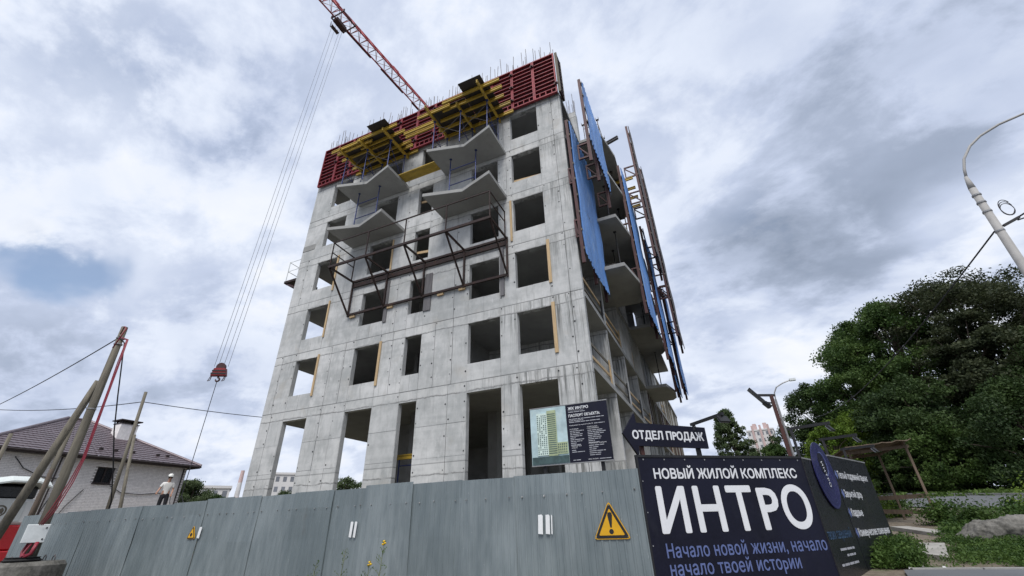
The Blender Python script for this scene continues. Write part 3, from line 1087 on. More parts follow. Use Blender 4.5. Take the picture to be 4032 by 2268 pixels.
# pallet of wrapped bags and inner scaffold seen through openings
pk = empty('wrapped_pallet', (-13.6, 17.0, 6.85), 'pallet of wrapped white bags inside the second-storey window', 'pallet')
for k in range(7):
    build(MB().box(-14.1 + rng.uniform(-.03, .03), -13.1, 16.4, 17.5, 6.95 + k * .19, 7.12 + k * .19), 'bag_layer', 'white_paint', pk, bevel=.05)
isf = empty('inner_scaffold', (-12.0, 16.6, .9), 'dark scaffold tower with a yellow beam inside the narrow ground opening', 'scaffold')
for x in (-12.55, -11.45):
    for y in (16.2, 17.2):
        build(MB().tube([(x, y, .9), (x, y, 4.3)], .03, 8), 'post', 'blue_prop', isf)
for z in (1.8, 2.9, 4.05):
    build(MB().tube([(-12.55, 16.2, z), (-11.45, 16.2, z)], .024, 8), 'rung', 'blue_prop', isf)
build(MB().ibeam((-13.0, 16.2, 4.4), (-11.1, 16.2, 4.4), .09, .2), 'timber_beam', 'yellow_timber', isf)

# ---------------------------------------------------------------- blue protection screens on the long side


def corr_yz(x, y0, y1, z0, z1, step=.30, d=.04):
    mb = MB()
    ys_ = []
    y = y0
    while y < y1 - 1e-6:
        for (f_, dx) in ((0, 0), (.42, 0), (.52, d), (.9, d)):
            yy = y + f_ * step
            if yy <= y1:
                ys_.append((yy, dx))
        y += step
    ys_.append((y1, 0))
    nz = 9
    ph = rng.uniform(0, 6)
    for (yy, dx) in ys_:
        rag = rng.uniform(-.10, .05)
        for j in range(nz):
            u = j / (nz - 1)
            zz = z0 + (z1 - z0) * u + (rag if j == 0 else 0)
            sl_x = .035 * math.sin(zz * 1.7 + ph) * math.sin(yy * 1.3 + ph) + rng.uniform(-.006, .006)
            mb.v.append((x + dx + sl_x, yy, zz))
    for i in range(len(ys_) - 1):
        for j in range(nz - 1):
            mb.f.append((i * nz + j, (i + 1) * nz + j, (i + 1) * nz + j + 1, i * nz + j + 1))
    mb.m = [0] * len(mb.f)
    return mb


SCR = [(-3.05, 14.75, 18.95, 11.3, 19.3, ((14.9, 12.3), (14.9, 15.3), (18.7, 12.3)), XR + .02, 'large blue sheet screen hanging nearest the building corner'),
       (-2.12, 14.75, 19.1, 17.5, 21.7, ((14.85, 16.5), (16.3, 16.5), (18.6, 16.5)), -2.8, 'blue sheet screen rising above the corner on brown brackets'),
       (-1.52, 20.9, 25.0, 11.3, 20.9, ((21.0, 12.8), (21.0, 15.8)), -2.0, 'long blue sheet screen behind the protruding balcony slabs'),
       (-1.22, 25.4, 29.0, 10.2, 19.2, ((25.6, 13.0), (28.8, 16.0)), -1.7, 'narrow bluish screen right behind the long blue screen'),
       (-.60, 22.8, 26.2, 15.6, 26.2, ((22.9, 19.4), (22.9, 21.6), (24.6, 19.4), (26.0, 17.0)), -1.45, 'tall brown-framed screen seen edge on against the sky'),
       (-.46, 27.2, 31.0, 12.2, 26.2, ((27.4, 16.4), (27.4, 14.6), (29.0, 15.4), (30.8, 13.4), (30.8, 16.4)), -1.2, 'outermost tall screen seen edge on against the sky'),
       (-1.42, 31.0, 34.6, 9.7, 17.0, ((31.2, 12.8),), -1.9, 'low hanging screen with ragged lower end, inner one'),
       (-.98, 31.2, 34.8, 9.9, 17.5, ((31.4, 12.8),), -1.4, 'low hanging screen with ragged lower end, outer one')]
for (x, y0, y1, z0, z1, lv, xi, lab) in SCR:
    s_ = empty('protection_screen', (x, (y0 + y1) / 2, z0), lab, 'screen', 'blue protection screens on the long side')
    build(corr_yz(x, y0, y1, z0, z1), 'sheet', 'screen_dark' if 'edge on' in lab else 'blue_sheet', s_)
    ny = 3
    for k in range(ny):
        y = y0 + .12 + (y1 - y0 - .24) * k / (ny - 1)
        build(MB().box(x - .2, x - .06, y - .05, y + .05, z0 - .35, z1 + rng.uniform(-.4, .3)), 'mast_rail', 'maroon_steel', s_)
    z = z0 + .3
    while z < z1:
        build(MB().box(x - .06, x - .006, y0 + .02, y1 - .02, z - .05, z + .05), 'batten', 'old_timber', s_)
        z += .95
    for (y, z) in lv:
        m1 = MB().bar((xi, y, z), (x - .2, y, z), .08, .08)
        m1.bar((xi, y, z + .86), (x - .2, y, z + .86), .08, .08)
        m1.bar((xi + .03, y, z + .8), (x - .22, y, z + .1), .06, .06)
        m1.bar((xi + .03, y, z), (xi + .03, y, z + .86), .07, .07)
        build(m1, 'bracket', 'maroon_steel', s_)
    if xi < -2.5 and x > -2.5:
        for y in (14.85, 16.3, 18.6):
            build(MB().box(x - .2, x - .06, y - .05, y + .05, 16.2, z1), 'mast_rail', 'maroon_steel', s_)
SP = [(-2.4, 20.0, 12.84, 'steel prop on the lowest corner balcony, near one'), (-2.9, 21.8, 12.84, 'steel prop on the lowest corner balcony, far one'), (-2.5, 19.6, 15.84, 'steel prop on the middle corner balcony, near one'), (-2.2, 22.0, 15.84, 'steel prop on the middle corner balcony, far one'),
      (-2.6, 19.9, 18.84, 'steel prop on the upper corner balcony, near one'), (-2.2, 21.9, 18.84, 'steel prop on the upper corner balcony, far one'), (-2.5, 32.0, 9.84, 'dark steel prop on the lowest far balcony'), (-2.5, 28.6, 12.84, 'steel prop on the second far balcony')]
for (x, y, z, lab) in SP:
    tag(build(MB().tube([(x, y, z), (x, y, z + 1.5)], .035, 8).tube([(x, y, z + 1.5), (x, y, z + 2.78)], .025, 8).box(x - .08, x + .08, y - .08, y + .08, z + 2.765, z + 2.78), 'steel_prop', 'black_steel'), lab, 'prop', 'props on the side balconies')
for (y, z, lab) in ((20.6, 12.84, 'dark plywood stack on the lowest corner balcony'), (20.9, 15.84, 'dark plywood stack on the middle corner balcony'), (20.7, 18.84, 'dark plywood stack on the upper corner balcony')):
    ps = empty('plywood_stack', (-3.0, y, z), lab, 'plywood')
    for k in range(6):
        build(MB().box(-3.38 + .02 * (k % 2), -2.6, y - .9 + .03 * (k % 3), y + .9, z + k * .12, z + k * .12 + .1), 'sheet', 'plywood_dark', ps)
# screen shackles near the corner
# u-head props on the top side balcony
uh = empty('shoring_frame', (-2.7, 19.6, 21.84), 'bare steel shoring frame with forked heads on the topmost side balcony', 'scaffold')
for (x, y) in ((-3.05, 19.0), (-2.15, 19.0), (-2.15, 20.6)):
    mb = MB().tube([(x, y, 21.84), (x, y, 23.35)], .025, 8)
    mb.box(x - .09, x + .09, y - .07, y + .07, 23.35, 23.37).box(x - .09, x - .075, y - .07, y + .07, 23.37, 23.55).box(x + .075, x + .09, y - .07, y + .07, 23.37, 23.55)
    build(mb, 'forked_post', 'rebar_steel', uh)
for z in (22.0, 23.0):
    build(MB().tube([(-3.05, 19.0, z), (-2.15, 19.0, z)], .02, 6), 'rung', 'rebar_steel', uh)
    build(MB().tube([(-2.15, 19.0, z), (-2.15, 20.6, z)], .02, 6), 'rung', 'rebar_steel', uh)
tag(build(MB().ibeam((-2.5, 19.9, 21.96), (-1.2, 19.55, 21.96), .16, .2), 'timber_beam', 'grey_plank'), 'grey timber beam sticking out over the topmost side balcony edge', 'beam')
# side falsework
sf = empty('side_falsework', (-2.4, 24.6, 18.9), 'yellow beams and dark plywood falsework between the side screens', 'falsework')
for (y, z) in ((22.9, 21.4), (23.9, 21.4), (24.9, 21.4), (25.9, 21.4)):
    build(MB().ibeam((-3.3, y, z), (-1.0, y - .1, z), .1, .2), 'timber_beam', 'yellow_timber', sf)
for x in (-3.0, -2.2):
    build(MB().ibeam((x, 22.4, 21.18), (x, 26.4, 21.18), .1, .2), 'timber_beam', 'yellow_timber', sf)
build(MB().box(-3.3, -1.7, 22.7, 26.3, 21.51, 21.53), 'plywood_sheet', 'plywood_dark', sf)
for (x, y) in ((-3.0, 23.2), (-2.2, 23.2), (-3.0, 25.4), (-2.2, 25.4)):
    build(MB().tube([(x, y, 18.85), (x, y, 21.08)], .035, 8), 'prop', 'yellow_timber', sf)
# small access platform on the left flank
LY0, LY1, LX = 15.15, 16.6, XL - 1.2
lp = empty('side_landing', (XL - .7, 15.8, 14.3), 'small railed landing on the left flank of the building', 'landing')
build(MB().box(LX, XL - .01, LY0, LY1, 14.85, 15.0), 'deck', 'brown_steel', lp)
for y in (LY0 + .1, LY1 - .1):
    build(MB().bar((LX + .1, y, 14.84), (XL - .02, y, 14.3), .1, .1), 'strut', 'maroon_steel', lp)
for (x, y) in ((LX + .05, LY0 + .05), (LX + .05, LY1 - .05), (XL - .15, LY0 + .05)):
    build(MB().tube([(x, y, 15.0), (x, y, 16.4)], .022, 6), 'post', 'white_metal', lp)
for z in (15.7, 16.35):
    build(MB().tube([(XL - .15, LY0 + .05, z), (LX + .05, LY0 + .05, z), (LX + .05, LY1 - .05, z)], .018, 6), 'rail', 'white_metal', lp)

# ---------------------------------------------------------------- tower crane
JZ = 46.6
jx = lambda y, off=0.0: -24.42 + .0965 * (y - 16.8) + off
cr = empty('tower_crane', (jx(46), 46.0, 3.0), 'red tower crane whose lattice jib reaches out over the building from behind', 'crane')
Y0, Y1 = -4.0, 47.0
for off in (-.52, .52):
    build(MB().bar((jx(Y0, off), Y0, JZ), (jx(Y1, off), Y1, JZ), .11, .11), 'bottom_chord', 'crane_red', cr)
build(MB().bar((jx(Y0), Y0, JZ + 1.22), (jx(Y1), Y1, JZ + 1.22), .12, .12), 'top_chord', 'crane_red', cr)
lat = MB()
lat2 = MB()
ny = int((Y1 - Y0) / 1.2)
for i in range(ny):
    a, b = Y0 + i * 1.2, Y0 + (i + 1) * 1.2
    m_ = (a + b) / 2
    for off in (-.52, .52):
        lat.bar((jx(a, off), a, JZ), (jx(m_), m_, JZ + 1.22), .055, .055)
        lat.bar((jx(m_), m_, JZ + 1.22), (jx(b, off), b, JZ), .055, .055)
    lat2.bar((jx(a, -.52), a, JZ), (jx(a, .52), a, JZ), .05, .05)
    s_ = 1 if i % 2 else -1
    lat2.bar((jx(a, -.52 * s_), a, JZ), (jx(b, .52 * s_), b, JZ), .045, .045)
    lat2.bar((jx(a, .52 * s_), a, JZ), (jx(b, -.52 * s_), b, JZ), .03, .03)
build(lat, 'side_lattice', 'crane_red', cr)
build(lat2, 'floor_lattice', 'crane_grey', cr)
for i in range(7):
    y = 2.0 + i * 5.0
    if i == 2:
        continue
    build(MB().box(-.08, .08, 0, 3.6, -.16, .02).__class__().bar((jx(y, -.60), y, JZ - .02), (jx(y + 3.5, -.60), y + 3.5, JZ - .02), .10, .26), 'walkway_plate', 'crane_dark', cr)
for i in range(4):
    y = 6.0 + i * 8.5
    build(MB().bar((jx(y), y, JZ + 1.22), (jx(y + .9), y + .9, JZ + 1.22), .2, .24), 'joint_plate', 'crane_red', cr)
mast = MB()
mx, my = jx(46), 46.0
for sx_ in (-.8, .8):
    for sy_ in (-.8, .8):
        mast.box(mx + sx_ - .08, mx + sx_ + .08, my + sy_ - .08, my + sy_ + .08, 3.0, JZ + 1.3)
for k in range(24):
    z = 3.4 + k * 1.8
    s_ = 1 if k % 2 else -1
    for sy_ in (-.8, .8):
        mast.bar((mx - .8 * s_, my + sy_, z), (mx + .8 * s_, my + sy_, z + 1.8), .07, .07)
    for sx_ in (-.8, .8):
        mast.bar((mx + sx_, my - .8 * s_, z), (mx + sx_, my + .8 * s_, z + 1.8), .07, .07)
build(mast, 'mast', 'crane_red', cr)
ty = 16.3
tr = build(MB().box(jx(ty) - .75, jx(ty) - .2, ty - .62, ty + .62, JZ - .55, JZ - .12), 'trolley', 'crane_dark', cr)
m1 = MB()
for (dx, dy) in ((-.8, -.8), (-.8, .8), (.75, -.8), (.75, .8)):
    m1.box(jx(ty) + dx - .06, jx(ty) + dx + .06, ty + dy - .06, ty + dy + .06, JZ - .3, JZ + .1)
m1.bar((jx(ty) - .8, ty - .8, JZ - .25), (jx(ty) + .75, ty - .8, JZ - .25), .09, .12)
m1.bar((jx(ty) - .8, ty + .8, JZ - .25), (jx(ty) + .75, ty + .8, JZ - .25), .09, .12)
m1.bar((jx(ty) + .75, ty - .8, JZ - .25), (jx(ty) + .75, ty + .8, JZ - .25), .09, .12)
m1.bar((jx(ty) - .8, ty - .8, JZ - .25), (jx(ty) - .8, ty + .8, JZ - .25), .09, .12)
m1.box(jx(ty) - 1.15, jx(ty) - .8, ty - .5, ty + .4, JZ - .95, JZ - .9)
m1.bar((jx(ty) - 1.15, ty - .5, JZ - .92), (jx(ty) - 1.15, ty - .5, JZ - .1), .04)
m1.bar((jx(ty) - 1.15, ty + .4, JZ - .92), (jx(ty) - 1.15, ty + .4, JZ - .1), .04)
m1.bar((jx(ty) - 1.15, ty - .5, JZ - .4), (jx(ty) - 1.15, ty + .4, JZ - .4), .04)
build(m1, 'trolley_frame', 'crane_dark', tr)
HX, HY, HZ = -25.8, 15.62, 9.75
for (ax, ay, bx, by) in ((-.55, -.45, -.34, -.2), (-.45, -.15, -.16, -.08), (-.35, .3, .12, .05), (-.3, .55, .34, .18)):
    build(MB().tube([(jx(ty) + ax - .35, ty + ay, JZ - .5), (HX + bx, HY + by, HZ + .75)], .012, 5), 'hoist_rope', 'wire_rope', cr)
hb = empty('hook_block', (HX, HY, HZ - .5), 'red crane hook block hanging left of the building', 'hook block')
dirx, diry = math.cos(R(31)), math.sin(R(31))      # block width runs across the view
HS = .82
P = lambda u, v, z: (HX + HS * (u * dirx - v * diry), HY + HS * (u * diry + v * dirx), HZ + .12 + HS * z)


def pbox(mb, u0, u1, v0, v1, z0, z1, tu=0.0):
    vs = [P(u * (1 - tu * (z > z0 + 1e-6)), v, z) for z in (z0, z1) for v in (v0, v1) for u in (u0, u1)]
    return mb.add(vs, [(0, 2, 3, 1), (4, 5, 7, 6), (0, 1, 5, 4), (2, 6, 7, 3), (0, 4, 6, 2), (1, 3, 7, 5)])


build(pbox(MB(), -.52, .52, -.16, .16, .05, .62, .25), 'cheek_plate', 'hook_red', hb, bevel=.02)
build(pbox(pbox(MB(), -.50, .50, -.19, -.162, .16, .26), -.46, .46, -.19, -.162, .38, .46), 'stripe', 'warning_black', hb)
m1 = MB()
cen = [P(.02 + .24 * math.cos(a), 0, .78 + .24 * math.sin(a)) for a in np.linspace(0, 2 * math.pi, 14)]
build(MB().tube([P(0, -.1, .72), P(0, .1, .72)], [.26, .26], 14), 'sheave', 'maroon_steel', hb)
for u in (-.5, .44):
    m1 = MB().tube([P(u, 0, .1), P(u - .14, 0, -.32), P(u, 0, -.26), P(u + .05, 0, .08)], .022, 6)
    build(m1, 'guard_loop', 'crane_dark', hb)
hk = [P(.0, 0, .08), P(.0, 0, -.08)] + [P(.13 * math.sin(a), 0, -.2 + .13 * math.cos(a)) for a in np.linspace(.2, 5.0, 12)]
build(MB().tube(hk, [.05] * 2 + [.05] * 9 + [.04, .03, .02], 8), 'hook', 'crane_dark', hb)
mb = MB().tube([P(.0, 0, -.28), (-25.75, 15.6, 3.55)], .018, 6)
mb.tube([(-25.75, 15.6, 3.55), (-25.9, 15.3, 2.62)], .022, 6).tube([(-25.75, 15.6, 3.55), (-25.45, 15.9, 2.62)], .022, 6)
sl = build(mb, 'lifting_sling', 'cable_black')
tag(sl, 'thin lifting sling running from the crane hook down behind the fence', 'sling')

# ---------------------------------------------------------------- stack of slabs and the worker on it
stack = empty('slab_stack', (-26.4, 15.4, .9), 'stack of concrete slabs hidden behind the fence under the worker', 'slab stack')
for k in range(7):
    build(MB().box(-28.2 + .03 * (k % 2), -24.6, 14.2, 16.6, .92 + k * .25, 1.14 + k * .25), 'slab', 'slab_concrete', stack)
    if k:
        build(MB().box(-27.8, -27.7, 14.3, 16.5, .89 + k * .25, .92 + k * .25).box(-25.2, -25.1, 14.3, 16.5, .89 + k * .25, .92 + k * .25), 'spacer', 'new_timber', stack)


def skinned(name, joints, edges, mat, parent, sub=2, root=0):
    me = bpy.data.meshes.new(name)
    me.from_pydata([j[:3] for j in joints], edges, [])
    o = bpy.data.objects.new(name, me)
    col.objects.link(o)
    o.parent = parent
    W[o.name] = W[parent.name] if parent else np.zeros(3)
    sk = o.modifiers.new('skin', 'SKIN')
    sk.use_smooth_shade = True
    for i, j in enumerate(joints):
        r_ = j[3]
        me.skin_vertices[0].data[i].radius = r_ if isinstance(r_, tuple) else (r_, r_)
        me.skin_vertices[0].data[i].use_root = (i == root)
    ss = o.modifiers.new('sub', 'SUBSURF')
    ss.levels = ss.render_levels = sub
    me.materials.append(M[mat])
    return o


wk = empty('person', (-26.05, 14.95, 2.645), 'worker in a white helmet, white T-shirt and black trousers seen from behind', 'person', rz=R(62 - 180))
# local frame: +y forward (away from the viewer), x to the right, z up from the soles
J = [(0, 0, .98, (.15, .11)), (0, .02, 1.18, (.15, .11)), (0, .06, 1.38, (.19, .12)), (0, .10, 1.50, (.07, .07)), (0, .13, 1.60, (.06, .065)), (0, .16, 1.72, (.085, .10)), (0, .15, 1.80, (.06, .08)),
     (-.20, .07, 1.42, .065), (-.27, .06, 1.16, .047), (-.25, .20, .95, .036), (-.24, .25, .88, .036),
     (.20, .07, 1.42, .065), (.30, .10, 1.18, .047), (.36, .28, 1.02, .036), (.38, .34, .98, .036),
     (-.10, 0, .92, .10), (-.12, .03, .50, .068), (-.12, -.02, .10, .045), (-.13, .12, .04, .042),
     (.10, 0, .92, .10), (.13, .02, .50, .068), (.14, -.04, .10, .045), (.15, .10, .04, .042)]
E_ = [(0, 1), (1, 2), (2, 3), (3, 4), (4, 5), (5, 6), (2, 7), (7, 8), (8, 9), (9, 10), (2, 11), (11, 12), (12, 13), (13, 14), (0, 15), (15, 16), (16, 17), (17, 18), (0, 19), (19, 20), (20, 21), (21, 22)]
body = skinned('body', J, E_, 'skin', wk)
for (hx, hy, hz) in ((-.24, .25, .88), (.38, .34, .98)):
    for k in range(5):
        a = -.03 + .015 * k
        ln = (.05, .075, .085, .08, .06)[k]
        tag(build(MB().tube([(hx + a, hy + .02, hz), (hx + a * 1.3, hy + .045, hz - ln * .6), (hx + a * 1.2, hy + .03, hz - ln)], [.010, .009, .007], 6), 'finger', 'skin', wk, local=True, smooth=True))
skinned('shirt', [(0, -.01, .86, (.165, .13)), (0, 0, 1.0, (.172, .135)), (0, .02, 1.18, (.178, .135)), (0, .06, 1.38, (.205, .14)), (0, .095, 1.48, (.10, .09)), (-.20, .07, 1.42, .085), (-.265, .06, 1.22, .072), (.20, .07, 1.42, .085), (.29, .095, 1.24, .072)],
        [(0, 1), (1, 2), (2, 3), (3, 4), (3, 5), (5, 6), (3, 7), (7, 8)], 'shirt', wk)
skinned('trousers', [(0, 0, 1.06, (.150, .12)), (0, 0, .95, (.160, .13)), (-.10, 0, .86, .118), (-.12, .03, .50, .09), (-.12, -.01, .10, .075), (.10, 0, .86, .118), (.13, .02, .50, .09), (.14, -.03, .10, .075)],
        [(0, 1), (1, 2), (2, 3), (3, 4), (1, 5), (5, 6), (6, 7)], 'trousers', wk)
hm = build(MB().lathe((0, .15, 1.77), [(.118, -.01), (.120, .03), (.108, .08), (.075, .115), (.03, .13)], 16).add(
    [(-.11, .2, 1.765), (.11, .2, 1.765), (.085, .33, 1.745), (-.085, .33, 1.745), (-.11, .2, 1.78), (.11, .2, 1.78), (.085, .33, 1.755), (-.085, .33, 1.755)],
    [(0, 3, 2, 1), (4, 5, 6, 7), (2, 3, 7, 6)]), 'helmet', 'helmet', wk, local=True, smooth=True)
build(MB().lathe((0, .145, 1.64), [(.06, 0), (.09, .05), (.095, .12)], 12), 'hair', 'hair', wk, local=True, smooth=True)
for x in (-.13, .145):
    build(MB().box(x - .05, x + .05, -.07, .2, 0, .09), 'boot', 'trousers', wk, local=True, bevel=.02)
rp = MB().tube([(-25.76, 15.05, 3.6), (-25.72, 15.1, 3.2), (-25.6, 15.3, 2.7)], .014, 6)
tag(build(rp, 'guide_rope', 'cable_black'), 'short guide rope held in the worker\'s right hand', 'rope')

# ---------------------------------------------------------------- corrugated fence
FX = [-20.5, -19.25, -18.05, -16.85, -15.6, -14.4, -13.1, -11.81, -10.87, -9.93, -8.836, -7.726, -6.833, -5.679, -4.57, -3.458, -2.385, -1.24]
FT = [2.36, 2.37, 2.38, 2.385, 2.385, 2.39, 2.40, 2.435, 2.42, 2.405, 2.427, 2.416, 2.458, 2.42, 2.415, 2.42, 2.40, 2.39]
YFEN = 7.8
fe = empty('sheet_fence', (-10.9, YFEN, .5), 'grey corrugated sheet metal fence along the front of the site', 'fence')
for i in range(len(FX) - 1):
    x0, x1 = FX[i], FX[i + 1] + .03
    zt = FT[i]
    tilt = rng.uniform(-.012, .012)
    yo = YFEN + (.012 if i % 2 else 0) + rng.uniform(-.004, .004)
    mb = MB()
    pr = []
    n = int(round((x1 - x0) / .115))
    stp = (x1 - x0) / n
    for k in range(n):
        xx = x0 + k * stp
        for (f_, d_) in ((0, 0), (.56, 0), (.64, -.010), (.86, -.010), (.94, 0)):
            pr.append((xx + f_ * stp, d_))
    pr.append((x1, 0))
    rows = [.38, .9, 1.5, 2.1, zt]
    bend = [rng.uniform(-.008, .008) for _ in rows]
    for j, z in enumerate(rows):
        for (xx, d_) in pr:
            wv = .006 * math.sin(xx * 2.3 + j * 1.7)
            mb.v.append((xx + tilt * (z - .4), yo + d_ + bend[j] + wv, z + (.0 if j < 4 else tilt * (xx - x0))))
    m_ = len(pr)
    for j in range(len(rows) - 1):
        for k in range(m_ - 1):
            mb.f.append((j * m_ + k, j * m_ + k + 1, (j + 1) * m_ + k + 1, (j + 1) * m_ + k))
    mb.m = [0] * len(mb.f)
    build(mb, 'fence_sheet', 'fence_sheet', fe)
    for z in (.8, 2.08):
        for xx in (x0 + .17 + rng.uniform(-.05, .05), x0 + .62 + rng.uniform(-.1, .1), x1 - .12):
            mb2 = MB().tube([(xx, yo - .032, z + rng.uniform(-.03, .03)), (xx, yo - .012, z)], .011, 7)
            build(mb2, 'screw', 'lamp_metal', fe)
for z in (.8, 2.08):
    build(MB().box(FX[0], FX[-1], YFEN + .035, YFEN + .075, z - .02, z + .02), 'cross_rail', 'maroon_steel', fe)
for x in np.arange(-20.3, -1.2, 2.7):
    build(MB().box(x - .03, x + .03, YFEN + .077, YFEN + .137, .3, 2.3), 'post', 'maroon_steel', fe)

# posters' remains and safety signs on the fence
for (x0, x1, z0, z1, lab) in ((-3.02, -2.925, 1.49, 1.785, 'single white paper strip stuck to the fence left of the yellow triangle'),
                              (-2.885, -2.80, 1.488, 1.78, 'wider white paper strip just right of the single strip'),
                              (-2.786, -2.755, 1.486, 1.778, 'thin torn white paper strip nearest the yellow triangle'),
                              (-7.10, -7.025, 1.52, 1.803, 'left of two white paper strips on the middle of the fence'),
                              (-6.995, -6.925, 1.515, 1.802, 'right of two white paper strips on the middle of the fence'),
                              (-11.77, -11.67, 1.59, 1.83, 'torn white paper scrap beside the small yellow triangle')):
    pts = [(x0, z0 + .01), (x1 - .012, z0), (x1, z1 - .02), (x1 - .02, z1), (x0 + .012, z1 - .004)]
    tag(build(MB().slab_xz(pts, YFEN - .028, YFEN - .025), 'paper_strip', 'white_paint'), lab, 'paper strip', 'paper remnants on the fence')


def tri_sign(cx, zb, w, h, y, label, inner):
    s_ = empty('warning_sign', (cx, y, zb), label, 'sign')

    def rounded(sc_, r_):
        P0 = [(-w / 2, 0), (w / 2, 0), (0, h)]
        c = (0, h / 3)
        P0 = [(c[0] + (px - c[0]) * sc_, c[1] + (pz - c[1]) * sc_) for px, pz in P0]
        out = []
        for i in range(3):
            p, a, b = Vector(P0[i]), Vector(P0[i - 1]), Vector(P0[(i + 1) % 3])
            d1, d2 = (a - p).normalized(), (b - p).normalized()
            for t_ in (0, .5, 1):
                q = p + d1 * r_ * (1 - t_) ** 2 + d2 * r_ * t_ ** 2
                out.append((cx + q.x, zb + q.y))
        return out
    build(MB().slab_xz(rounded(1.0, .05), y - .012, y), 'plate', 'warning_yellow', s_)
    build(MB().slab_xz(rounded(.93, .045), y - .016, y - .012), 'border', 'warning_black', s_)
    build(MB().slab_xz(rounded(.70, .02), y - .020, y - .016), 'face', 'warning_yellow', s_)
    k = w / .58
    if inner:
        ex = [(-.012, .16), (.012, .16), (.038, .33), (.032, .365), (0, .375), (-.032, .365), (-.038, .33)]
        build(MB().slab_xz([(cx + a * k, zb + b * k) for a, b in ex], y - .023, y - .020), 'exclamation_bar', 'warning_black', s_)
        build(MB().slab_xz([(cx + .036 * k * math.cos(a), zb + .105 * k + .036 * k * math.sin(a)) for a in np.linspace(0, 2 * math.pi, 15)[:-1]], y - .023, y - .020), 'exclamation_dot', 'warning_black', s_)
    else:
        build(MB().slab_xz([(cx + .075 * k * math.cos(a), zb + .17 * k + .075 * k * math.sin(a)) for a in np.linspace(0, 2 * math.pi, 12)[:-1]], y - .023, y - .020), 'symbol', 'warning_black', s_)
    for (dx, dz) in ((-.43 * w, .035 * k), (.43 * w, .035 * k), (0, h - .06 * k)):
        build(MB().slab_xz([(cx + dx + .008 * k * math.cos(a), zb + dz + .008 * k * math.sin(a)) for a in np.linspace(0, 2 * math.pi, 7)[:-1]], y - .026, y - .017), 'rivet', 'lamp_metal', s_)


tri_sign(-1.778, 1.40, .585, .54, YFEN - .02, 'large yellow warning triangle with black exclamation mark on the fence', True)
tri_sign(-11.98, 1.58, .31, .29, YFEN - .02, 'small yellow warning triangle far left on the fence', False)

# ---------------------------------------------------------------- advertising banners
B0, B1 = Vector((-1.21, 7.8)), Vector((1.39, 9.88))
d1 = (B1 - B0).normalized()
ang1 = math.atan2(d1.y, d1.x)
bz0 = .45
ban = empty('advertising_banner', (B0.x, B0.y, 0), 'large navy banner with big white lettering joining the fence end', 'banner', rz=ang1)
L1 = (B1 - B0).length
build(MB().box(0, L1, 0, .03, bz0, 2.562), 'panel', 'sign_navy', ban, local=True)
fr_ = MB()
fr_.box(-.012, L1, -.012, .04, 2.562, 2.60)
fr_.box(-.03, -.001, -.012, .04, bz0, 2.60)
build(fr_, 'frame', 'black_steel', ban, local=True)
for u in np.linspace(.1, L1 - .1, 9):
    build(MB().tube([(u, -.006, 2.53), (u, -.001, 2.53)], .012, 8), 'screw', 'lamp_metal', ban, local=True)
for z in (.9, 1.3, 1.75, 2.2):
    build(MB().tube([(.03, -.006, z), (.03, -.001, z)], .010, 8), 'screw', 'lamp_metal', ban, local=True)
text('lettering', 'НОВЫЙ ЖИЛОЙ КОМПЛЕКС', 'print_white', ban, .255, 2.238, 2.85, .150, -.004, .026)
text('lettering', 'ИНТРО', 'print_white', ban, .245, 1.468, 2.93, .632, -.004, .020, spacing=1.08)
text('lettering', 'Начало новой жизни, начало', 'print_blue', ban, .245, 1.135, 3.02, .185, -.004, .012, spacing=1.05)
text('lettering', 'начало твоей истории', 'print_blue', ban, .255, .905, 2.38, .185, -.004, .012, spacing=1.05)

B2 = Vector((2.095, 11.48))
d2 = (B2 - B1).normalized()
ban2 = empty('advertising_banner', (B1.x, B1.y, 0), 'narrow turned banner face with a round ring logo and small text', 'banner', rz=math.atan2(d2.y, d2.x))
L2 = (B2 - B1).length
build(MB().box(.004, L2, 0, .03, .6, 2.562), 'panel', 'sign_navy2', ban2, local=True)
build(MB().box(.004, L2, -.008, .036, 2.564, 2.59), 'frame', 'lamp_metal', ban2, local=True)
build(MB().box(-.012, .002, -.01, .036, .5, 2.6), 'corner_strip', 'black_steel', ban2, local=True)
text('lettering', 'твоих свершений', 'print_teal', ban2, .05, 1.272, 1.42, .155, -.004, .012)
for z, a, w in ((1.09, .5, .88), (.995, .78, .55), (.87, .3, 1.05)):
    small_print(ban2, a, z, w, .05, -.004, 'print_grey')


def ring(mb, cu, cz, r, wd, y0, y1, n=36):
    for k in range(n):
        a, b = 2 * math.pi * k / n, 2 * math.pi * (k + 1) / n
        q = [(cu + rr * math.cos(t_), cz + rr * math.sin(t_)) for rr, t_ in ((r - wd, a), (r, a), (r, b), (r - wd, b))]
        mb.add([(x, y0, z) for x, z in q] + [(x, y1, z) for x, z in q], [(0, 1, 2, 3), (7, 6, 5, 4), (1, 5, 6, 2), (0, 3, 7, 4)])
    return mb


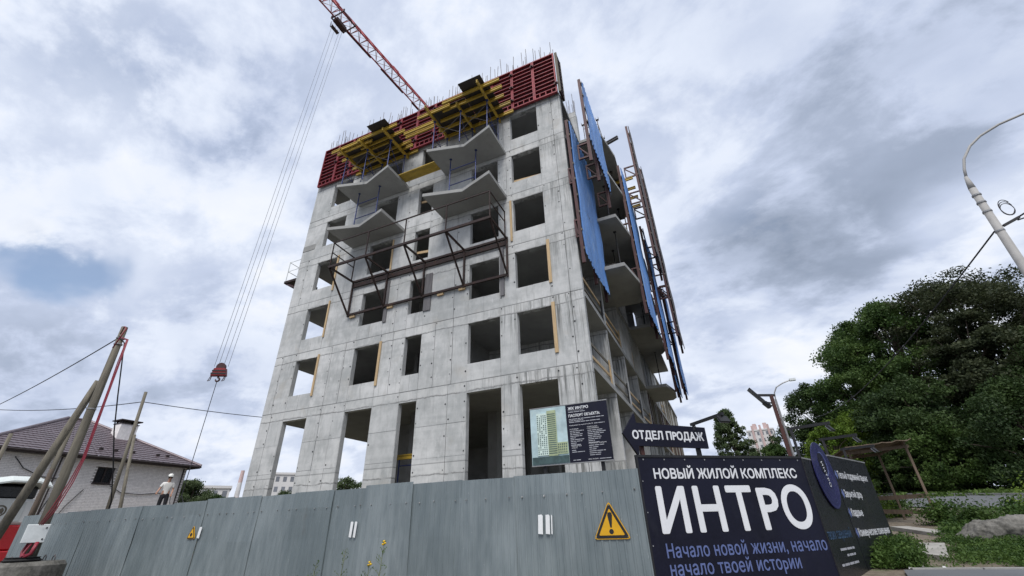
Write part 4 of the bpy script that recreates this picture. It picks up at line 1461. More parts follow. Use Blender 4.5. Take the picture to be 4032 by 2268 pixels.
CU, CZ, CR = 1.09, 2.34, .60
lg = empty('round_logo_board', (0, 0, 0), 'round navy and violet ring logo board rising above the turned banner', 'logo board')
lg.location = (B1.x, B1.y, 0)
lg.rotation_euler = (0, 0, math.atan2(d2.y, d2.x))
W[lg.name] = np.array((B1.x, B1.y, 0))
build(MB().slab_xz([(CU + CR * math.cos(a), CZ + CR * math.sin(a)) for a in np.linspace(0, 2 * math.pi, 49)[:-1]], -.03, -.016), 'disc', 'logo_blue', lg, local=True)
for k in range(9):
    r_ = .585 - k * .045
    build(ring(MB(), CU + .012 * k * .6, CZ - .0 - (.585 - r_) * .55 * -1, r_, .020, -.033, -.0305), 'ring', 'logo_ring' if k % 2 else 'print_blue' if k > 6 else 'logo_ring', lg, local=True)
build(MB().slab_xz([(CU - .02 + .2 * math.cos(a), CZ + .2 + .2 * math.sin(a)) for a in np.linspace(0, 2 * math.pi, 33)[:-1]], -.036, -.0335), 'centre_disc', 'sign_navy', lg, local=True)
text('lettering', 'ИНТРО', 'print_white', lg, CU - .12, CZ + .22, .46, .10, -.04, .012, rot=R(-78), spacing=1.15)

B3 = Vector((3.235, 13.82))
B2b = Vector((2.11, 11.51))
d3 = (B3 - B2b).normalized()
ban3 = empty('advertising_banner', (B2b.x, B2b.y, 0), 'dark banner with four white bulleted lines behind the weeds', 'banner', rz=math.atan2(d3.y, d3.x))
L3 = (B3 - B2b).length
build(MB().box(0, L3, 0, .03, .7, 2.73), 'panel', 'sign_navy2', ban3, local=True)
build(MB().box(0, L3, -.008, .036, 2.732, 2.76), 'frame', 'lamp_metal', ban3, local=True)
for z, tx, w in ((2.315, 'Теплый подземный паркинг', 2.05), (1.96, 'Закрытый двор', 1.12), (1.615, 'Кладовые', .72), (1.265, 'Коммерческие помещения', 2.2)):
    text('lettering', tx, 'print_white', ban3, .20, z, w, .135, -.004, .022)
    build(MB().slab_xz([(.05, z + .06), (.12, z - .03), (.19, z + .06), (.12, z + .15)], -.004, -.001), 'bullet', 'print_blue', ban3, local=True)

# arrow sign to the sales office
A0 = (-1.5225, 8.1905)
ar = empty('arrow_sign', (A0[0], A0[1], 0), 'navy arrow-shaped sign pointing left above the banner', 'sign', rz=ang1)
build(MB().slab_xz([(.076, 3.045), (.335, 2.645), (.358, 2.828), (1.812, 2.798), (1.822, 3.178), (.375, 3.235), (.358, 3.41)][::-1], -.0, .05), 'board', 'sign_navy', ar, local=True)
text('lettering', 'ОТДЕЛ ПРОДАЖ', 'print_white', ar, .262, 2.952, 1.475, .142, -.004, .036, rot=R(-.6))
for u in (.454, 1.64):
    build(MB().box(u - .035, u + .035, .06, .12, .6, 3.2), 'post', 'post_rust' if u < 1 else 'black_steel', ar, local=True)

# project information board
pb = empty('project_board', (-2.46, 8.2, 0.5), 'information board with a tower rendering and white text above the fence', 'information board')
build(MB().box(-3.235, -2.493, 8.2, 8.23, 2.613, 3.662), 'picture_panel', 'board_sky', pb)
build(MB().box(-2.49, -1.685, 8.2, 8.23, 2.613, 3.662), 'text_panel', 'sign_navy', pb)
fr_ = MB()
build(MB().box(-3.245, -1.675, 8.195, 8.24, 3.664, 3.68), 'frame', 'lamp_metal', pb)
build(MB().box(-3.245, -1.675, 8.195, 8.24, 2.595, 2.611), 'frame', 'lamp_metal', pb)
tw = build(MB().box(-3.10, -2.885, 8.186, 8.199, 2.78, 3.56), 'pictured_tower', 'board_white', pb)
build(MB().box(-2.883, -2.70, 8.185, 8.199, 2.76, 3.60), 'pictured_tower', 'board_yellow', pb)
build(MB().box(-2.698, -2.50, 8.187, 8.199, 2.78, 2.99), 'pictured_wing', 'board_yellow', pb)
build(MB().box(-3.22, -2.496, 8.184, 8.199, 2.625, 2.755), 'pictured_street', 'board_dark', pb)
w1 = MB()
for r_ in range(20):
    for c_ in range(5):
        xx = -3.09 + c_ * .041
        zz = 2.80 + r_ * .037
        if rng.random() < .85:
            w1.box(xx, xx + .02, 8.183, 8.1855, zz, zz + .022)
    zz = 2.80 + r_ * .038
    w1.box(-2.875, -2.712, 8.182, 8.1845, zz, zz + .014)
for r_ in range(4):
    for c_ in range(5):
        w1.box(-2.69 + c_ * .038, -2.672 + c_ * .038, 8.184, 8.1865, 2.80 + r_ * .046, 2.828 + r_ * .046)
build(w1, 'pictured_windows', 'board_dark', pb)['kind'] = 'stuff'


def btext(tx, x, z, w, h, mat='print_white', bold=.012):
    pbt = text('lettering', tx, mat, pb, x - W[pb.name][0], z - W[pb.name][2], w, h, -.004, bold)
    return pbt


btext('ЖК ИНТРО', -2.44, 3.563, .40, .052, bold=.028)
btext('СРОКИ СТРОИТЕЛЬСТВА', -2.44, 3.535, .30, .017, 'print_grey', 0)
btext('ПАСПОРТ ОБЪЕКТА:', -2.44, 3.425, .61, .05, bold=.028)
btext('Разрешение на строительство №', -2.44, 3.262, .46, .018, 'print_white', 0)
btext('ЗАСТРОЙЩИК', -2.44, 3.19, .17, .018, 'print_white', 0)
btext('ГЕНЕРАЛЬНЫЙ', -2.10, 3.205, .19, .018, 'print_white', 0)
btext('ПРОЕКТИРОВЩИК', -2.10, 3.175, .22, .018, 'print_white', 0)
btext('РУКОВОДИТЕЛЬ', -2.43, 2.885, .19, .018, 'print_white', 0)
btext('ОБЪЕКТА', -2.43, 2.855, .11, .018, 'print_white', 0)
btext('ГЕНЕРАЛЬНЫЙ ПОДРЯДЧИК', -2.10, 2.91, .33, .018, 'print_white', 0)
btext('ОФИС ПРОДАЖ:', -2.14, 2.64, .19, .018, 'print_white', 0)
PRINT = [(-2.44, 3.512, .33), (-2.44, 3.377, .68), (-2.44, 3.349, .28), (-2.44, 3.321, .60), (-1.96, 3.262, .2), (-1.93, 2.64, .21), (-2.42, 2.645, .14), (-2.43, 2.815, .09), (-2.43, 2.785, .24)]
PRINT += [(-2.44, 3.158 - k * .031, w) for k, w in enumerate((.27, .19, .24, .23, .10, .26, .22, .13, .19))]
PRINT += [(-2.10, 3.143 - k * .031, w) for k, w in enumerate((.28, .34, .30, .25, .25, .23, .12, .20))]
PRINT += [(-2.10, 2.876 - k * .033, w) for k, w in enumerate((.28, .19, .13, .30, .21, .20))]
for (x, z, w) in PRINT:
    small_print(pb, x - W[pb.name][0], z - W[pb.name][2], w, .018, -.004, 'print_grey')
for x in (-3.0, -1.9):
    build(MB().box(x - .03, x + .03, 8.245, 8.305, .5, 3.6), 'post', 'black_steel', pb)

# lamp arms over the banners


def arm_lamp(base, zt, zb, dirv, ln, label):
    b = Vector((*base, zb))
    t_ = Vector((*base, zt))
    e = t_ + Vector((*dirv, 0)) * ln
    a_ = empty('banner_lamp', b, label, 'lamp', 'lamps on arms over the banners')
    build(MB().bar(b, t_, .045, .045), 'post', 'black_steel', a_)
    build(MB().bar(t_ - Vector((*dirv, 0)) * .06, e, .045, .05), 'arm', 'black_steel', a_)
    hd = e + Vector((0, 0, -.09)) - Vector((*dirv, 0)) * .02
    side = Vector((-dirv[1], dirv[0], 0))
    build(MB().bar(hd - side * .10, hd + side * .10, .035, .13, up=(dirv[0] * -.55, dirv[1] * -.55, .8)), 'lamp_head', 'black_steel', a_)
    build(MB().bar(hd - side * .085 + Vector((-dirv[0] * .022, -dirv[1] * .022, -.016)), hd + side * .085 + Vector((-dirv[0] * .022, -dirv[1] * .022, -.016)), .01, .11, up=(dirv[0] * -.55, dirv[1] * -.55, .8)), 'lens', 'lens', a_)
    build(MB().tube([b + side * .03, t_ + side * .06 - Vector((0, 0, .12)), t_ + side * .03 + Vector((0, 0, .02))], .010, 6), 'cable', 'lamp_metal', a_)


nrm2 = (d2.y, -d2.x)
nrm1 = (d1.y, -d1.x)
nrm3 = (d3.y, -d3.x)
arm_lamp((1.44, 10.33), 3.16, 2.5, nrm2, .68, 'black arm lamp above the corner of the banner, nearest the logo board\'s left')
arm_lamp((2.16, 11.72), 3.09, 2.6, nrm3, .64, 'black arm lamp right of the round logo board')
arm_lamp((2.78, 13.2), 3.02, 2.6, nrm3, .62, 'black arm lamp farthest along the bulleted banner')
arm_lamp((-.29, 9.19), 3.24, 3.12, nrm1, .87, 'black arm lamp on top of the arrow sign')
# rusty post with a solar floodlight
rp_ = empty('solar_floodlight', (1.5, 12.0, .76), 'rust-red post with a tilted solar panel floodlight behind the banner', 'floodlight')
build(MB().bar((1.5, 12.0, .76), (1.5, 12.0, 4.2), .075, .075), 'post', 'post_rust', rp_)
build(MB().bar((1.58, 12.0, 4.2), (1.2, 11.95, 4.24), .05, .05), 'arm', 'black_steel', rp_)
build(MB().bar((1.5, 12.0, 4.02), (1.32, 11.97, 4.06), .03, .03), 'arm', 'black_steel', rp_)
build(MB().bar((1.05, 11.9, 4.40), (1.36, 11.95, 3.98), .34, .03, up=(.8, 0, .55)), 'solar_panel', 'glass_dark', rp_)
build(MB().bar((1.30, 11.9, 4.04), (1.40, 11.93, 3.92), .24, .08, up=(.8, 0, .55)), 'lamp_head', 'black_steel', rp_)

# ---------------------------------------------------------------- big street lamp at right and its wires
sl_ = empty('street_lamp', (4.66, 8.0, .5), 'grey street lamp pole with a curved arm at the right edge', 'street lamp')
build(MB().tube([(4.60, 8.0, .48), (4.66, 8.0, 3.5), (4.735, 8.0, 6.2)], [.078, .062, .046], 16), 'pole', 'lamp_concrete', sl_, smooth=True)
build(MB().tube([(4.735, 8.0, 6.2), (4.745, 8.0, 6.32), (4.755, 8.0, 6.45)], [.046, .037, .022], 14), 'collar', 'lamp_concrete', sl_, smooth=True)
arc = [(4.755, 8.0, 6.43), (4.80, 8.0, 6.6), (4.88, 8.0, 6.8), (5.05, 8.0, 7.02), (5.25, 8.0, 7.17), (5.55, 8.0, 7.30), (5.9, 8.0, 7.38), (6.5, 8.0, 7.44)]
build(MB().tube(arc, .0195, 12), 'arm', 'lamp_concrete', sl_, smooth=True)
build(MB().box(6.4, 7.0, 7.88, 8.12, 7.36, 7.5), 'lamp_head', 'lamp_metal', sl_, bevel=.04)
for z in (5.35, 5.72, 5.9, 6.05):
    build(MB().lathe((4.705 + (z - 5.2) * .03, 8.0, z), [(.058, 0), (.058, .025)], 14), 'clamp_band', 'lamp_metal', sl_)
cb = MB()
for k in range(3):
    cb.tube([(4.90 + .075 * math.cos(a), 7.92, 5.66 + .02 * k + (.11 + .015 * k) * math.sin(a)) for a in np.linspace(.3 * k, 6.2 - .3 * k, 18)], .006, 6)
build(cb, 'cable_loop', 'cable_black', sl_)
build(MB().bar((4.76, 7.96, 5.42), (4.97, 7.94, 5.50), .035, .035), 'cable_clamp', 'black_steel', sl_)
tag(build(MB().tube(sag((4.95, 7.95, 5.5), (12, 2.5, 8.6), .25), .012, 6), 'overhead_wire', 'cable_black'), 'black wire rising from the right street lamp to the upper right', 'wire', 'overhead wires')
tag(build(MB().tube(sag((4.95, 7.97, 5.47), (14, 5.5, 6.9), .25), .010, 6), 'overhead_wire', 'cable_black'), 'black wire leaving the right street lamp almost level', 'wire', 'overhead wires')
tag(build(MB().tube(sag((4.68, 8.05, 5.4), (7.1, 44, 9.15), 1.0, 24), .013, 6), 'overhead_wire', 'cable_black'), 'black wire falling from the right street lamp across the trees', 'wire', 'overhead wires')

# distant street lamps


def far_lamp(x, y, h, s, label):
    z = ground_z(x, y)
    o = empty('street_lamp', (x, y, z), label, 'street lamp')
    build(MB().tube([(x, y, z), (x, y, z + h * .86)], [.13, .08], 10), 'pole', 'lamp_metal', o)
    build(MB().tube([(x, y, z + h * .86), (x + .1 * s, y, z + h * .92), (x + .5 * s, y, z + h * .97), (x + 1.3 * s, y, z + h), (x + 2.2 * s, y, z + h * 1.02)], .05, 8), 'arm', 'lamp_metal', o)
    build(MB().box(x + 2.1 * s, x + 2.75 * s, y - .15, y + .15, z + h * 1.01, z + h * 1.03), 'lamp_head', 'white_metal', o)


far_lamp(5.75, 44, 9.3, .72, 'distant grey street lamp with curved arm in front of the woods')
far_lamp(5.4, 70, 6.4, -.4, 'small distant street lamp beside the roadside poplar')

# ---------------------------------------------------------------- left: timber poles, cabinet, cables
PX, PY = -15.95, 6.5
tp = empty('timber_pole', (PX, PY, 1.2), 'tall weathered timber pole standing in a concrete block, red cables tied to it', 'pole')
build(MB().tube([(PX + .07, PY, 1.2), (PX - .02, PY, 3.2), (PX - .16, PY, 5.6), (PX - .27, PY, 7.5)], [.118, .11, .098, .085], 14), 'shaft', 'old_timber', tp, smooth=True)
for z in (3.1, 4.9, 6.9, 7.1):
    build(MB().lathe((PX - (z - 1.5) * .052 + .06, PY, z), [(.112, 0), (.112, .03)], 14), 'wire_band', 'lamp_metal', tp)
bl = empty('pole_base', (PX + .1, PY, .41), 'round concrete block holding the tall timber pole', 'concrete block')
build(MB().lathe((PX + .1, PY, .41), [(.72, 0), (.72, .72), (.66, .80), (.3, .81)], 24), 'block', 'concrete_rough', bl, smooth=False)
for a in (.6, 2.2, 3.8, 5.2):
    cx, cy = PX + .1 + .5 * math.cos(a), PY + .5 * math.sin(a)
    build(MB().tube([(cx - .06, cy, 1.2), (cx - .06, cy, 1.28), (cx, cy, 1.33), (cx + .06, cy, 1.28), (cx + .06, cy, 1.2)], .012, 6), 'lifting_eye', 'rebar_steel', bl)
mt_ = MB().lathe((PX + .25, PY - .2, 1.222), [(.34, 0), (.36, .03), (.3, .06), (.32, .09)], 14)
tag(build(mt_, 'rubber_mat', 'tyre'), 'coiled black rubber on top of the concrete pole block', 'rubber')
ts = empty('timber_strut', (-18.3, 6.45, .4), 'slanting timber strut bracing the tall pole at the left edge', 'strut')
build(MB().tube([(-18.45, 6.42, .35), (-16.25, 6.46, 5.75)], [.118, .085], 14), 'shaft', 'old_timber', ts, smooth=True)
cab_ang = math.atan2(-(PX), -(PY)) - 0
jb = empty('junction_box', (PX + .35, PY - .2, 1.6), 'pale grey metal junction box fixed low on the tall timber pole', 'junction box', rz=R(68) - math.pi / 2 + R(90) * 0 + R(0))
jb.rotation_euler = (0, 0, R(-22) + R(90))
bx_ = MB().box(-.21, .21, -.08, .08, 0, .40)
build(bx_, 'cabinet', 'white_metal', jb, local=True, bevel=.012)
build(MB().box(-.20, .20, -.10, -.082, .01, .39), 'door', 'white_metal', jb, local=True, bevel=.004)
for z in (.08, .32):
    build(MB().tube([(.15, -.115, z), (.15, -.1, z)], .018, 8), 'lock', 'black_steel', jb, local=True)
for k, off in enumerate((-.07, .015, .09)):
    pts = [(-15.9 + off * .3, 6.4, 7.05), (-15.5 + off * .5, 6.4, 6.9), (-15.44 + off * .8, 6.4, 6.2), (-15.33 + off * .6, 6.4, 5.38), (-15.12 + off * .7, 6.4, 3.53), (-15.2 + off * 1.3, 6.38, 2.93), (-15.3 + off * 1.6, 6.3, 2.3), (-15.45 + off, 6.26, 1.98)]
    tag(build(MB().tube(pts, .012, 8), 'power_cable', 'cable_red', smooth=True), ('left', 'middle', 'right')[k] + ' strand of the red power cables running down the tall pole', 'cable', 'red cables on the tall pole')
for k in range(2):
    pts = [(PX + .25 + .16 * k, PY - .22, 1.62), (PX + .2 + .12 * k, PY - .25, 1.42), (PX + .42, PY - .3, 1.28 + .05 * k), (PX + .66 - .06 * k, PY - .25, 1.38), (PX + .62 - .05 * k, PY - .2, 1.62)]
    tag(build(MB().tube(pts, .028, 8), 'power_cable', 'cable_red', smooth=True), ('outer', 'inner')[k] + ' red cable loop hanging below the junction box', 'cable', 'red cable loops')
pts = [(PX - .15, PY - .1, 7.15), (-16.08, 6.6, 6.98), (-16.1, 7.0, 5.41), (-16.4, 7.4, 4.47), (-16.6, 7.85, 3.45), (-17.2, 8.4, 2.64), (-17.4, 8.6, 1.2)]
tag(build(MB().tube(pts, .018, 6), 'power_cable', 'cable_black', smooth=True), 'black cable dangling from the tall pole in front of the house', 'cable')
lp_ = MB().tube([(PX + .02, PY - .15, 7.15), (PX + .2, PY - .2, 7.35), (PX + .36, PY - .2, 7.25), (PX + .2, PY - .2, 6.95), (PX, PY - .18, 6.7)], .018, 8)
tag(build(lp_, 'power_cable', 'cable_red', smooth=True), 'dark red cable bend looping over the top of the tall pole', 'cable')

# poles further back
TBK = [([(-27.6, 13.55, 1.0), (-28.3, 13.5, 8.8)], .095, 'slim timber pole in front of the house leaning to the right'),
       ([(-26.1, 13.6, 1.0), (-27.9, 13.55, 6.3)], .085, 'grey timber strut propping the slim pole in front of the house'),
       ([(-27.4, 8.8, 1.0), (-27.5, 8.8, 5.75)], .09, 'short timber post at the far left edge by the eaves'),
       ([(-22.9, 8.85, .9), (-22.8, 8.85, 4.0)], .08, 'brown timber post rising behind the fence end'),
       ([(-22.9, 8.9, 2.0), (-22.9, 8.9, 6.1)], .09, 'cut-off timber post seen behind the slanting strut')]
for k, (pts, r_, lab) in enumerate(TBK):
    if k == 1:
        pts = [(-26.15, 13.55, 1.0), (-27.85, 13.52, 6.45)]
    tag(build(MB().tube(pts, [r_, r_ * .8], 12), 'timber_pole', 'old_timber' if k != 3 else 'bark', smooth=True), lab, 'pole', 'timber poles by the house')
tag(build(MB().tube(sag((PX - .2, PY, 7.2), (-32, 9.1, 7.45), .12), .018, 6), 'overhead_wire', 'cable_black'), 'thick black wire from the top of the tall pole to the left', 'wire', 'overhead wires')
tag(build(MB().tube(sag((-60, 14, 12.5), (-28.25, 13.5, 8.25), .6), .022, 6), 'overhead_wire', 'cable_black'), 'black wire from the left edge to the slim pole by the house', 'wire', 'overhead wires')
tag(build(MB().tube(sag((-28.25, 13.5, 8.25), (-25, 44, 13.0), 1.0, 20), .022, 6), 'overhead_wire', 'cable_black'), 'black wire from the slim pole passing behind the building', 'wire', 'overhead wires')

# ---------------------------------------------------------------- brick house
HXW, HY0, HY1, HE = -38.6, 11.3, 23.2, 6.55
ho = empty('brick_house', (-44.5, 17.2, 1.2), 'white brick house with a purple-brown hipped metal roof', 'house')
core = MB()
WY0, WY1, WZ0, WZ1 = 17.35, 18.38, 5.02, 6.04
core.box(-50.5, HXW - .02, HY0, HY1, 1.0, WZ0).box(-50.5, HXW - .02, HY0, HY1, WZ1, HE)
core.box(-50.5, HXW - .02, HY0, WY0, WZ0, WZ1).box(-50.5, HXW - .02, WY1, HY1, WZ0, WZ1)
core.box(-50.5, HXW - .5, WY0, WY1, WZ0, WZ1)
build(core, 'wall', 'mortar', ho)
bm = mesh_of(MB().box(0, .02, -.12, .12, -.039, .039), 'brick', 'brick_white')
rest = MB()
cells = []
rowh, colw = .092, .252
nr = int((HE - 2.0) / rowh)
for r_ in range(nr):
    z = 2.04 + r_ * rowh
    off = .126 if r_ % 2 else 0
    for c_ in range(int((HY1 - HY0) / colw)):
        y = HY0 + .13 + off + c_ * colw
        if y > HY1 - .1 or (WY0 - .12 < y < WY1 + .12 and WZ0 - .04 < z < WZ1 + .04):
            continue
        cells.append((y, z))
cells.sort(key=lambda c: abs(c[0] - 20.5) + abs(c[1] - 5.0) * 2.2)
for i, (y, z) in enumerate(cells):
    if i < 300:
        inst('brick', bm, ho, (HXW - .02 + rng.uniform(-.004, .004), y, z))
    else:
        d_ = rng.uniform(-.004, .004)
        rest.box(HXW - .02, HXW + d_, y - .12, y + .12, z - .039, z + .039)
ro = build(rest, 'brick_courses', 'brick_white', ho)
ro['kind'] = 'stuff'
wi = build(MB().box(HXW - .12, HXW - .1, WY0, WY1, WZ0, WZ1), 'window', 'glass_dark', ho)
fr_ = MB()
for (a, b, c, d) in ((WY0, WY1, WZ0, WZ0 + .07), (WY0, WY1, WZ1 - .07, WZ1), (WY0, WY0 + .07, WZ0 + .07, WZ1 - .07), (WY1 - .07, WY1, WZ0 + .07, WZ1 - .07), ((WY0 + WY1) / 2 - .04, (WY0 + WY1) / 2 + .04, WZ0 + .07, WZ1 - .07)):
    fr_.box(HXW - .098, HXW - .03, a, b, c, d)
build(fr_, 'frame', 'eave_dark', wi)
build(MB().box(HXW, HXW + .1, WY0 - .05, WY1 + .05, WZ0 - .06, WZ0 - .01), 'sill', 'eave_dark', wi)
# roof: hipped, with rolled metal tile rows
ex0, ex1, ey0, ey1 = -51.2, HXW + .62, HY0 - .62, HY1 + .62
rx0, rx1, ryc0, ryc1, rz_ = -46.0, -44.2, 16.7, 18.4, 9.85
EZ = HE + .05
EV = [Vector((ex1, ey0, EZ)), Vector((ex1, ey1, EZ)), Vector((ex0, ey1, EZ)), Vector((ex0, ey0, EZ))]
RV = [Vector((-44.6, 16.9, rz_)), Vector((-44.6, 18.2, rz_))]
faces_ = [(EV[0], EV[1], RV[1], RV[0]), (EV[1], EV[2], RV[1], RV[1]), (EV[2], EV[3], RV[0], RV[1]), (EV[3], EV[0], RV[0], RV[0])]
roof = MB()
for (a, b, c, d) in faces_:
    nrm = (b - a).cross(d - a).normalized()
    if nrm.z < 0:
        nrm = -nrm
    nu, nv = 90, 18
    L_ = (b - a).length
    base = len(roof.v)
    nrow = 0
    for j in range(nv):
        for (t_, lift) in ((j / nv, .035), ((j + .98) / nv, .0)):
            for i in range(nu + 1):
                s_ = i / nu
                p = (a.lerp(b, s_)).lerp(d.lerp(c, s_), t_)
                wv = .028 * abs(math.sin(math.pi * s_ * L_ / .36))
                p = p + nrm * (lift + wv)
                roof.v.append((p.x, p.y, p.z))
            nrow += 1
    for j in range(nrow - 1):
        for i in range(nu):
            roof.f.append((base + j * (nu + 1) + i, base + j * (nu + 1) + i + 1, base + (j + 1) * (nu + 1) + i + 1, base + (j + 1) * (nu + 1) + i))
            roof.m.append(0)
rf = build(roof, 'roof', 'roof_metal', ho)
for (a, b) in ((EV[0], RV[0]), (EV[1], RV[1]), (RV[0], RV[1])):
    build(MB().tube([a + Vector((0, 0, .06)), b + Vector((0, 0, .08))], .10, 8), 'ridge_cap', 'roof_metal', rf)
build(MB().box(ex0 + .02, ex1 - .02, ey0 + .02, ey1 - .02, EZ - .16, EZ - .005), 'soffit', 'eave_dark', rf)
build(MB().tube([(ex1 + .03, ey0, EZ - .06), (ex1 + .03, ey1, EZ - .06)], .07, 8), 'gutter', 'eave_dark', rf)
ch = build(MB().box(-42.6, -41.6, 19.05, 20.25, 7.4, 9.55), 'chimney', 'brick_white', rf)
build(MB().box(-42.75, -41.45, 18.9, 20.4, 9.78, 9.86).box(-42.5, -42.4, 19.1, 19.2, 9.55, 9.78).box(-41.8, -41.7, 19.1, 19.2, 9.55, 9.78).box(-42.5, -42.4, 20.1, 20.2, 9.55, 9.78).box(-41.8, -41.7, 20.1, 20.2, 9.55, 9.78).box(-42.65, -41.55, 19.0, 20.3, 9.55, 9.6), 'chimney_cap', 'eave_dark', ch)
for y in (17.3, 18.2, 19.3, 21.0, 21.7):
    build(MB().box(HXW - .55, HXW - .4, y - .1, y + .1, EZ + .55, EZ + .72), 'snow_guard', 'eave_dark', rf)
for pts in ([(15.9, 6.3), (15.7, 5.2), (15.3, 3.4), (15.2, 2.4)], [(17.0, 4.6), (16.4, 3.6), (16.0, 2.6)], [(18.4, 4.9), (19.2, 4.5), (20.4, 4.45), (21.8, 4.6)], [(13.0, 6.2), (13.6, 5.6), (14.6, 5.2), (15.8, 5.1)]):
    build(MB().tube([(HXW + .06, y_, z_) for y_, z_ in pts], .025, 6), 'wall_cable', 'cable_black', ho)
for y in (15.2, 22.9):
    build(MB().tube([(HXW + .1, y, EZ - .2), (HXW + .12, y, 1.5)], .05, 8), 'downpipe', 'eave_dark', ho)

# ---------------------------------------------------------------- truck at the left edge
tk = empty('truck', (-27.5, 9.1, .6), 'white and red truck cab at the left edge behind the timber strut', 'truck')
TX, TY0, TY1 = -25.6, 7.9, 10.0
build(MB().box(-31.5, TX, TY0, TY1, 1.38, 2.24), 'lower_body', 'truck_red', tk, bevel=.06)
build(MB().box(-31.5, TX - .04, TY0 + .03, TY1 - .03, 2.25, 3.16), 'upper_body', 'truck_white', tk, bevel=.08)
build(MB().box(-31.3, TX - .22, TY0 + .1, TY1 - .1, 3.17, 3.62), 'windscreen', 'glass_dark', tk, bevel=.05)
mb = MB()
for (yy, zt) in ((TY0 - .1, 3.66), (TY0 + .3, 3.86), (TY0 + .9, 4.0), (TY1 - .4, 4.02), (TY1 + .05, 3.86)):
    for (xx, dz) in ((-31.6, 0), (TX + .1, -.06), (TX + .42, -.24), (TX + .42, -.30), (-31.6, -.3)):
        mb.v.append((xx, yy, zt + dz))
for j in range(4):
    for k in range(5):
        k2 = (k + 1) % 5
        mb.f.append((j * 5 + k, j * 5 + k2, (j + 1) * 5 + k2, (j + 1) * 5 + k))
mb.f += [tuple(range(5)), tuple(range(20, 25))[::-1]]
mb.m = [0] * len(mb.f)
build(mb, 'roof_visor', 'tarp_white', tk)
build(MB().box(TX - .038, TX - .02, TY0 + .35, TY1 - .35, 2.36, 3.05), 'grille_panel', 'white_metal', tk, bevel=.01)
bad = MB()
cy, cz = 8.95, 2.72
for k in range(18):
    a_, b2_ = 2 * math.pi * k / 18, 2 * math.pi * (k + 1) / 18
    q = [(cy + rr * math.cos(t_), cz + rr * math.sin(t_)) for rr, t_ in ((.15, a_), (.2, a_), (.2, b2_), (.15, b2_))]
    bad.add([(TX - .008, p0, p1) for p0, p1 in q], [(0, 1, 2, 3)])
bad.add([(TX - .008, cy + p0, cz + p1) for p0, p1 in ((-.1, -.1), (.1, -.1), (.12, .02), (.05, .12), (0, .06), (-.05, .12), (-.12, .02))], [tuple(range(7))])
build(bad, 'emblem', 'old_timber', tk)
build(MB().box(TX - .6, TX + .08, TY0 - .02, TY1 + .02, 1.0, 1.37), 'bumper', 'truck_red', tk, bevel=.04)
for x in (-30.2, -26.6):
    for y in (TY0 + .05, TY1 - .33):
        wh = build(MB().tube([(x, y, 1.02), (x, y + .28, 1.02)], .5, 20), 'wheel', 'tyre', tk)
        build(MB().tube([(x, y - .02, 1.02), (x, y + .04, 1.02)], .26, 14), 'rim', 'lamp_metal', wh)

# ---------------------------------------------------------------- covered walkway, slabs, concrete relic at right
gz = ground_z
sh = empty('timber_walkway', (5.7, 22.5, gz(0, 22)), 'timber covered walkway frame with sagging felt roof at the right', 'walkway')
for (x, y, zt) in ((6.38, 21.2, 3.82), (6.05, 23.4, 3.84), (4.6, 21.2, 3.8), (4.7, 23.4, 3.84)):
    build(MB().box(x - .036, x + .036, y - .036, y + .036, gz(x, y) - .05, zt), 'post', 'brown_timber', sh)
build(MB().bar((4.5, 21.2, 3.72), (6.48, 21.2, 3.82), .05, .11), 'beam', 'brown_timber', sh)
build(MB().bar((4.6, 23.4, 3.74), (6.2, 23.4, 3.84), .05, .11), 'beam', 'brown_timber', sh)
for x in (4.62, 5.3, 6.3):
    build(MB().bar((x, 20.9, 3.83 + (x - 4.6) * .05), (x, 23.7, 3.83 + (x - 4.6) * .05), .06, .1), 'rafter', 'brown_timber', sh)
rf_ = MB()
nxr = 14
for i in range(nxr + 1):
    for j in range(9):
        x = 4.45 + 2.05 * i / nxr
        y = 20.75 + 3.0 * j / 8
        rf_.v.append((x, y, 3.92 + (x - 4.6) * .05 + .02 * math.sin(i * 1.9 + j) - (.03 if j in (0,) and i % 3 == 1 else 0)))
for i in range(nxr):
    for j in range(8):
        rf_.f.append((i * 9 + j, (i + 1) * 9 + j, (i + 1) * 9 + j + 1, i * 9 + j + 1))
rf_.m = [0] * len(rf_.f)
o = build(rf_, 'felt_roof', 'brown_timber', sh)
so = o.modifiers.new('s', 'SOLIDIFY')
so.thickness = .03
for z0, z1 in ((2.20, 2.18), (1.80, 1.66)):
    build(MB().bar((4.6, 23.2, z0), (6.36, 21.28, z1), .03, .14), 'rail', 'brown_timber', sh)
    build(MB().bar((3.6, 24.6, z0 + .05), (4.6, 23.2, z0), .03, .14), 'rail', 'brown_timber', sh)
SL = [([(4.55, 19.4), (4.95, 17.2), (5.25, 17.15), (5.3, 18.0), (5.0, 19.4)], 'cracked concrete path slab nearer the timber walkway'),
      ([(3.70, 15.0), (3.30, 13.35), (3.62, 12.75), (3.78, 12.85), (4.4, 14.85)], 'pale concrete path slab nearest the kerb')]
for poly, lab in SL:
    mb = MB()
    n = len(poly)
    vs = [(x, y, gz(x, y) + .07) for x, y in poly] + [(x, y, gz(x, y) - .08) for x, y in poly]
    mb.add(vs, [tuple(range(n))[::-1] if False else tuple(range(n)), tuple(range(n, 2 * n))[::-1]] + [(i, n + i, n + (i + 1) % n, (i + 1) % n) for i in range(n)])
    tag(build(mb, 'path_slab', 'path_slab'), lab, 'slab', 'path slabs')
